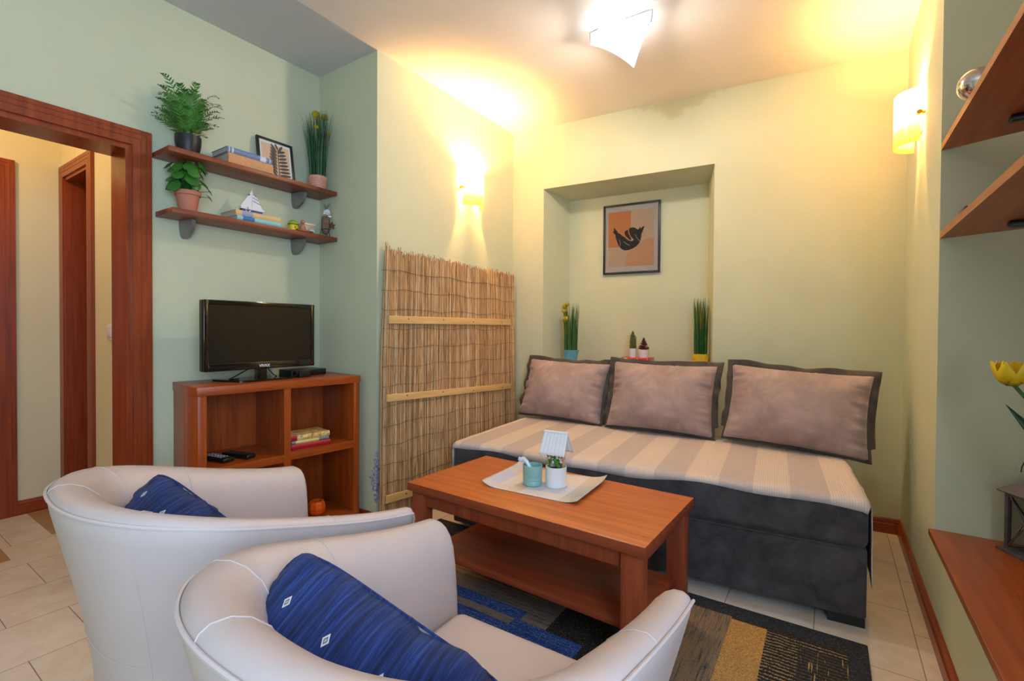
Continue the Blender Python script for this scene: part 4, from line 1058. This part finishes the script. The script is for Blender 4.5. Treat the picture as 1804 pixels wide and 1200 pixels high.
for q in range(170):
    f = rnd.random(); z = .052+.085*f; rr = .040*(1-f)+.004; a = rnd.uniform(0, 2*PI); p0 = Vector((0, 0, z-.008)); p1 = Vector((rr*math.cos(a), rr*math.sin(a), z+.006)); tube(bm, [p0, p1], .0022, 5, r1=.0012)
obj('leaves', bm, plain('dark red leaves', (112, 44, 50), .6, var=.3, vscale=80), t)

# ------------------------------------------------------------------ alcove: two corner shelves, bauble, lantern, tulip
def alcove_shelf(label, zb, ex, brx):
    t = thing('alcove_shelf', label, 'shelf', (.32, YA, zb))
    bm = NB(); prism(bm, [(0, 0), (.0, -1.5), (.538, -1.5), (.538, -.225)], 0, .024); obj('board', bm, M['rshelf_y'], t)
    bm = NB(); box(bm, (.33, -.262, -.011), (.42, .03, .020), .006); obj('bracket', bm, M['black'], t)
    return t
alcove_shelf('upper slanted wooden shelf in the alcove, with the silver bauble', 1.763, 0, 0)
alcove_shelf('lower slanted wooden shelf in the alcove', 1.442, 0, 0)
t = thing('silver_bauble', 'shiny silver glass bauble on the upper alcove shelf', 'ornament', (.345, 1.94, 1.787))
bm = NB(); sphere(bm, (0, 0, .046), .046, u=24, v=16); obj('ball', bm, plain('mirrored glass', (214, 206, 200), .12, 1.0), t)
bm = NB(); lathe(bm, [(.010, -.001), (.016, .0), (.016, .004), (.011, .007)], 16); obj('base_ring', bm, M['steel'], t)
bm = NB(); box(bm, (.352, 2.075, 1.4665+.016), (.03, .08, .032), .006); tag(obj('trinket', bm, plain('dark blue trinket', (40, 40, 72), .4)), 'small dark blue trinket on the lower alcove shelf', 'ornament')
LN = thing('lantern', 'grey metal lantern with crossed bars and glass sides on the sill', 'lantern', (.575, 2.205, .376), -61)
gm = plain('weathered grey metal', (92, 88, 92), .5, .6, var=.25, vscale=40)
s = .068; hh = .18
bm = NB(); bx(bm, -s-.014, s+.014, -s-.014, s+.014, 0, .008, bev=.001); bx(bm, -s, s, -s, s, .008, .016); obj('base', bm, gm, LN)
for sx in (-1, 1):
    for sy in (-1, 1):
        bm = NB(); box(bm, (sx*(s-.006), sy*(s-.006), .016+hh/2), (.012, .012, hh)); obj('post', bm, gm, LN)
for k in range(4):
    a = k*PI/2; Rm = Matrix.Rotation(a, 4, 'Z'); bm = NB()
    tube(bm, [(-s+.01, -s+.004, .018), (s-.01, -s+.004, .016+hh-.004)], .0026, 6); tube(bm, [(s-.01, -s+.004, .018), (-s+.01, -s+.004, .016+hh-.004)], .0026, 6)
    bx(bm, -s, s, -s, -s+.008, .016+hh-.01, .016+hh)
    bmesh.ops.transform(bm, matrix=Rm, verts=bm.verts[:]); obj('cross_bars', bm, gm, LN)
    bm = NB(); bx(bm, -s+.008, s-.008, -s+.007, -s+.009, .018, .016+hh-.008); bmesh.ops.transform(bm, matrix=Rm, verts=bm.verts[:])
    g, nt, b = new_mat('lantern glass'); b.inputs['Transmission Weight'].default_value = 1.0; b.inputs['Roughness'].default_value = .02; b.inputs['IOR'].default_value = 1.05
    obj('glass_pane', bm, g, LN, smooth=False)
bm = NB(); e = s+.014; z0 = .016+hh
bx(bm, -e, e, -e, e, z0, z0+.004)
b0 = [bm.verts.new((x*e, y*e, z0+.004)) for x, y in ((-1, -1), (1, -1), (1, 1), (-1, 1))]; t0 = [bm.verts.new((x*.022, y*.022, z0+.062)) for x, y in ((-1, -1), (1, -1), (1, 1), (-1, 1))]
for k in range(4): bm.faces.new((b0[k], b0[(k+1) % 4], t0[(k+1) % 4], t0[k]))
bm.faces.new(t0); lathe(bm, [(.02, z0+.062), (.02, z0+.075), (.012, z0+.08)], 14); obj('roof', bm, gm, LN)
bm = NB(); tube(bm, [(.09*math.cos(q*PI/12), 0, z0+.06+.075*math.sin(q*PI/12)) for q in range(13)], .002, 6)
obj('carry_handle', bm, gm, LN)
bm = NB(); lathe(bm, [(.026, .016), (.026, .07), (.022, .072)], 18); obj('candle', bm, M['white_matt'], LN)
t = thing('tulip_vase', 'yellow tulip with dark green leaves rising from a vase on the sill', 'flower', (.60, 1.93, .376))
bm = NB(); lathe(bm, [(.04, 0), (.05, .02), (.052, .10), (.032, .17), (.036, .2), (.031, .2), (.028, .17), (.046, .10), (.042, .01)], 28); obj('vase', bm, plain('grey vase', (150, 150, 150), .3), t)
bm = NB(); tube(bm, [(0, 0, .1), (-.02, .01, .28), (-.085, .02, .46), (-.155, .02, .56), (-.165, .02, .575)], .005, 8); obj('stem', bm, M['grass'], t)
m_, nt_, b__ = new_mat('yellow petals'); X, Y, Z = xyz(nt_, coords(nt_)); 
nt_.links.new(ramp(nt_, math_(nt_, 'MULTIPLY', math_(nt_, 'SUBTRACT', Z, .565), 14), [(0, lin((120, 140, 30))), (.3, lin((232, 190, 20))), (1, lin((246, 206, 30)))]), b__.inputs['Base Color']); b__.inputs['Roughness'].default_value = .5
bm = NB(); rnd = random.Random(6)
cc = Vector((-.168, .02, .570))
for k in range(9):
    az = k*2*PI/6+(.5 if k >= 6 else 0); inner = k >= 6; op = .032 if not inner else .02
    def pet(u, v, az=az, op=op, k=k):
        wdt = .030*math.sin(PI*min(.97, .12+.8*v))**.8*(1-.15*math.cos(9*u+k)*v)
        r = .004+op*math.sin(v*1.9)+(.012*v*v if not inner else 0); z = .068*v-.012*math.sin(v*PI)*(1 if not inner else 0)
        a2 = (u-.5)*2
        rad = Vector((math.cos(az), math.sin(az), 0)); tan = Vector((-math.sin(az), math.cos(az), 0))
        return cc+rad*(r-.008*a2*a2)+tan*(a2*wdt*.8)+Vector((0, 0, z+.004*math.sin(u*7+k)*v))
    grid(bm, pet, 9, 9)
obj('tulip_head', bm, m_, t, angle=80)
for (pts, wd) in (([(0, 0, .15), (-.05, .0, .30), (-.115, -.015, .42), (-.188, -.02, .520)], (.03, .055, .05, .001)), ([(.01, -.01, .15), (.03, -.02, .32), (.06, -.04, .45)], (.03, .045, .002))):
    bm = NB(); n = 14; P_ = []
    for i in range(n):
        f = i/(n-1)*(len(pts)-1); k = min(int(f), len(pts)-2); u = f-k; P_.append((Vector(pts[k]).lerp(Vector(pts[k+1]), u), wd[k]*(1-u)+wd[k+1]*u))
    strip(bm, [p for p, _ in P_], [w_ for _, w_ in P_], (.35, .3, .75)); o = obj('leaf', bm, plain('dark tulip leaf', (40, 66, 46), .45), t); md = o.modifiers.new('thick', 'SOLIDIFY'); md.thickness = .0015

# ------------------------------------------------------------------ light switch in the hallway
t = thing('light_switch', 'white double rocker light switch on the hallway wall', 'switch', (-3.075, .903, 1.035))
bm = NB(); bx(bm, -.078, .078, -.010, 0, 0, .082, bev=.003); obj('plate', bm, plain('white plastic', (238, 226, 214), .4), t)
for s_ in (-1, 1):
    bm = NB(); bx(bm, s_*.036-.03, s_*.036+.03, -.015, -.008, .014, .068, bev=.002); obj('rocker', bm, plain('white plastic ', (228, 214, 202), .4), t)

# ------------------------------------------------------------------ tub armchairs
def armchair(label, pos, rz, group):
    A, Bk, L_, ZB, ZF, EX = .328, .292, .357, .755, .612, 2.3
    t = thing('tub_armchair', label, 'armchair', pos, rz, group)     # local: faces +y
    dense = []
    for i in range(60): dense.append((A, L_*(1-i/60)))
    for i in range(401):
        a = PI*i/400; dense.append((A*math.copysign(abs(math.cos(a))**(2/EX), math.cos(a)), -Bk*abs(math.sin(a))**(2/EX)))
    for i in range(1, 61): dense.append((-A, L_*i/60))
    acc = [0]
    for i in range(1, len(dense)): acc.append(acc[-1]+math.dist(dense[i], dense[i-1]))
    NS = 97; path = []
    j = 0
    for k in range(NS):
        s = acc[-1]*k/(NS-1)
        while j < len(acc)-2 and acc[j+1] < s: j += 1
        u = (s-acc[j])/max(1e-9, acc[j+1]-acc[j]); path.append(Vector((dense[j][0]*(1-u)+dense[j+1][0]*u, dense[j][1]*(1-u)+dense[j+1][1]*u)))
    nrm = []
    for k in range(NS):
        d = path[min(NS-1, k+1)]-path[max(0, k-1)]; d.normalize(); nrm.append(Vector((d.y, -d.x)))
    for _ in range(3): nrm = [((nrm[max(0, k-1)]+nrm[k]*2+nrm[min(NS-1, k+1)])).normalized() for k in range(NS)]
    def zr(p):
        u = max(0, min(1, (p.y+Bk)/(L_+Bk))); sm_ = .5*u*u*(3-2*u)+.5*u; return ZB+(ZF-ZB)*sm_
    prof = [(.085, .0, 0), (.082, .15, 0), (.078, .30, 0), (.073, .45, 0), (.060, .57, 0), (.042, .70, 0), (.022, .82, 0), (.006, .92, 0), (.0, .968, 0), (.006, .983, 0), (.018, .992, 0), (.040, .990, 0), (.063, .975, 0), (.086, .945, 0), (.104, .895, 0), (.115, .82, 0), (.123, .72, 0), (.130, .58, 0), (.135, .40, 0), (.135, .0, 0)]
    def thin(p, d, f):
        u = max(0, min(1, (p.y+.05)/(L_+.05)))
        return d if f < .97 and d < .08 else d*(1-.20*u)
    bm = NB(); rings = []
    def ring(k, sc=1.0, push=0.0, dz=0.0):
        p, n, z = path[k], nrm[k], zr(path[k]); mid = .068
        tdir = (path[0]-path[1]).normalized() if k == 0 else (path[-1]-path[-2]).normalized()
        out = []
        for d, f, _ in prof:
            d = thin(p, d, f); dd = mid+(d-mid)*sc; q = p+n*dd
            if push: q = q+tdir*push
            zz = f*z - (dz*(max(0, f-.5)*2)**2)
            out.append(bm.verts.new((q.x, q.y, zz)))
        return out
    rd = .03
    for a in (90, 67, 45, 22): rings.append(ring(0, 1-.42*(1-math.cos(R(a))), rd*math.sin(R(a)), .020*(1-math.cos(R(a)))))
    for k in range(NS): rings.append(ring(k))
    for a in (22, 45, 67, 90): rings.append(ring(NS-1, 1-.42*(1-math.cos(R(a))), rd*math.sin(R(a)), .020*(1-math.cos(R(a)))))
    for i in range(len(rings)-1):
        for k in range(len(prof)-1): bm.faces.new((rings[i][k], rings[i][k+1], rings[i+1][k+1], rings[i+1][k]))
    bm.faces.new(rings[0]); bm.faces.new(rings[-1][::-1])
    obj('tub_shell', bm, M['leather'], t, angle=50)
    # piping along the outer rim, continuing down the arm fronts
    def P3(k, d, f):
        d = thin(path[k], d, f); q = path[k]+nrm[k]*d; return Vector((q.x, q.y, f*zr(path[k])))
    pts = [P3(k, -.001, .974) for k in range(NS)]
    def front(k, sgn):
        out = []
        tdir = Vector((0, 1))
        for f in (.955, .93, .85, .7, .5, .3, .05):
            d = next(prof[i][0]+(prof[i+1][0]-prof[i][0])*(f-prof[i][1])/(prof[i+1][1]-prof[i][1]) for i in range(9) if prof[i][1] <= f <= prof[i+1][1])
            q = path[k]+nrm[k]*(d+.006)+tdir*(.022); out.append(Vector((q.x, q.y, f*zr(path[k])-.008)))
        return out
    bm = NB(); tube(bm, front(0, 1)[::-1]+[pts[0]+Vector((0, .012, -.002))]+pts+[pts[-1]+Vector((0, .012, -.002))]+front(NS-1, -1), .0032, 6); obj('piping', bm, M['piping'], t)
    # stitched seams running across the rim and down
    bm = NB()
    for fr in (.13, .36, .55, .68, .82):
        k = int(fr*(NS-1)); ch = [P3(k, d-.0005 if i < 9 else d, f+.0012 if 8 < i < 15 else f) for i, (d, f, _) in enumerate(prof) if (8 if fr != .36 else 3) <= i <= 18]
        tube(bm, ch, .0009, 5)
    lo = [P3(k, .0605, .56) for k in range(4, NS-4)]; tube(bm, lo, .0009, 5)
    obj('seams', bm, M['seam'], t)
    def ushape(hw, hb, y1): return [(hw, y1)]+[(hw*math.copysign(abs(math.cos(PI*i/24))**(2/2.3), math.cos(PI*i/24)), -hb*abs(math.sin(PI*i/24))**(2/2.3)) for i in range(25)]+[(-hw, y1)]
    bm = NB(); prism(bm, ushape(A-.128, Bk-.128, .335), .05, .31); bmesh.ops.bevel(bm, geom=[e for e in bm.edges if abs(e.verts[0].co.y-.335) < .001 and abs(e.verts[1].co.y-.335) < .001], offset=.012, segments=2, affect='EDGES'); obj('seat_base', bm, M['leather'], t)
    bm = NB(); prism(bm, ushape(A-.130, Bk-.130, .345), .305, .428); bmesh.ops.bevel(bm, geom=[e for e in bm.edges if abs(e.verts[0].co.z-e.verts[1].co.z) < .001 or (e.verts[0].co.y > .34 and e.verts[1].co.y > .34)], offset=.028, segments=4, profile=.5, affect='EDGES')
    for v in bm.verts:
        if v.co.z > .41: v.co.z += .010*max(0, 1-(v.co.x/.19)**2)*max(0, 1-((v.co.y-.10)/.24)**2)
    obj('seat_cushion', bm, M['leather'], t, angle=60)
    for (x, y) in ((.2, .27), (-.2, .27), (.15, -.12), (-.15, -.12)):
        bm = NB(); lathe(bm, [(.02, .001), (.02, .055)], 12, c=(x, y, 0)); obj('foot', bm, M['black'], t)
    return t
armchair('cream leatherette tub armchair nearest the camera, beside the rug end of the coffee table', (-.525, .531, .0118), 1.4, 'cream tub armchairs')
armchair('cream leatherette tub armchair farther off, in front of the bookcase', (-1.282, .568, .0118), -4.2, 'cream tub armchairs')
def blue_mat():
    m, nt, b = new_mat('ribbed blue fabric'); tc = nt.nodes.new('ShaderNodeTexCoord'); v = tc.outputs['Object']; X, Y, Z = xyz(nt, v)
    n = noise_(nt, coords(nt, (160, 6, 6)), 1.4, 4, .7)
    base = ramp(nt, n, [(.34, lin((10, 22, 58))), (.52, lin((20, 42, 98))), (.7, lin((44, 74, 138)))])
    px, py = .092, .19; c = base
    for ox, oy in ((.03, .118), (.03+px/2, .118+py/2)):     # two staggered lattices of little woven diamonds
        fx = math_(nt, 'SUBTRACT', math_(nt, 'FRACT', math_(nt, 'ADD', math_(nt, 'MULTIPLY', math_(nt, 'SUBTRACT', X, ox), 1/px), 20.5)), .5)
        fy = math_(nt, 'SUBTRACT', math_(nt, 'FRACT', math_(nt, 'ADD', math_(nt, 'MULTIPLY', math_(nt, 'SUBTRACT', Y, oy), 1/py), 20.5)), .5)
        d = math_(nt, 'ADD', math_(nt, 'MULTIPLY', math_(nt, 'ABSOLUTE', fx), px/.0062), math_(nt, 'MULTIPLY', math_(nt, 'ABSOLUTE', fy), py/.0088))
        ringm = math_(nt, 'MULTIPLY', math_(nt, 'LESS_THAN', d, 1.0), math_(nt, 'GREATER_THAN', d, .55))
        c = mixc(nt, ringm, c, lin((214, 210, 202))); c = mixc(nt, math_(nt, 'LESS_THAN', d, .36), c, lin((180, 172, 160)))
    nt.links.new(c, b.inputs['Base Color']); b.inputs['Roughness'].default_value = .9; b.inputs['Sheen Weight'].default_value = .05
    bump(nt, b, n, .5, .004); return m
M['bluefab'] = blue_mat()
def blue_cushion(label, A, B, n0, w, h, T, seed, chair):
    A, B = Vector(A), Vector(B); ex = (B-A).normalized(); n = Vector(n0); n = (n-ex*n.dot(ex)).normalized(); ey = n.cross(ex)
    pos = (A+B)/2-ey*(h/2); Mx = Matrix((ex, ey, n)).transposed(); rot = Mx.to_euler('XYZ')
    t = thing('blue_cushion', label, 'cushion', pos, 0, 'blue scatter cushions'); t.rotation_euler = rot
    MW = Matrix.Translation(pos) @ rot.to_matrix().to_4x4(); MI = MW.inverted()
    def settle(bm):   # the cushion flattens on the seat and against the inside of the tub
        cx, cy, rz = chair; c_, s_ = math.cos(R(rz)), math.sin(R(rz))
        for v in bm.verts:
            q = MW @ v.co
            if q.z < .462: q.z = .462-(.462-q.z)*.02
            x, y = c_*(q.x-cx)+s_*(q.y-cy), -s_*(q.x-cx)+c_*(q.y-cy)
            g = max(0, q.z-.60)*.55; hw, hb = .190+g, .155+g
            if y >= 0: x = max(-hw, min(hw, x))
            else:
                r_ = ((abs(x)/hw)**2.3+(abs(y)/hb)**2.3)**(1/2.3)
                if r_ > 1: x /= r_; y /= r_
            q.x, q.y = cx+c_*x-s_*y, cy+s_*x+c_*y; v.co = MI @ q
    bm = NB(); cushion_surface(bm, w, h, T, .03, .022, seed, n=49, rnd_=.10); settle(bm); obj('cushion_body', bm, M['bluefab'], t, angle=80)
    bm = NB(); pts = []
    for k in range(4):
        for i in range(20):
            t_ = -1+2*i/20; uu, vv = ((t_, -1), (1, t_), (-t_, 1), (-1, -t_))[k]
            kk = 1-.10*(uu*vv)**4; pts.append((w/2*uu*(1-.02*(1-vv*vv))*kk, h/2*vv*(1-.02*(1-uu*uu))*kk, 0))
    tube(bm, pts, .0025, 5, closed=True); settle(bm); obj('edge_seam', bm, M['bluefab'], t)
blue_cushion('navy blue cushion with tiny white diamonds in the armchair nearest the camera', (-.725, .458, .752), (-.325, .548, .598), (.22, -.93, .48), .45, .36, .19, 2.2, (-.525, .531, 1.4))
blue_cushion('navy blue cushion with tiny white diamonds in the armchair near the bookcase', (-1.455, .515, .742), (-1.08, .615, .575), (.22, -.93, .45), .42, .34, .17, 5.2, (-1.282, .568, -4.2))
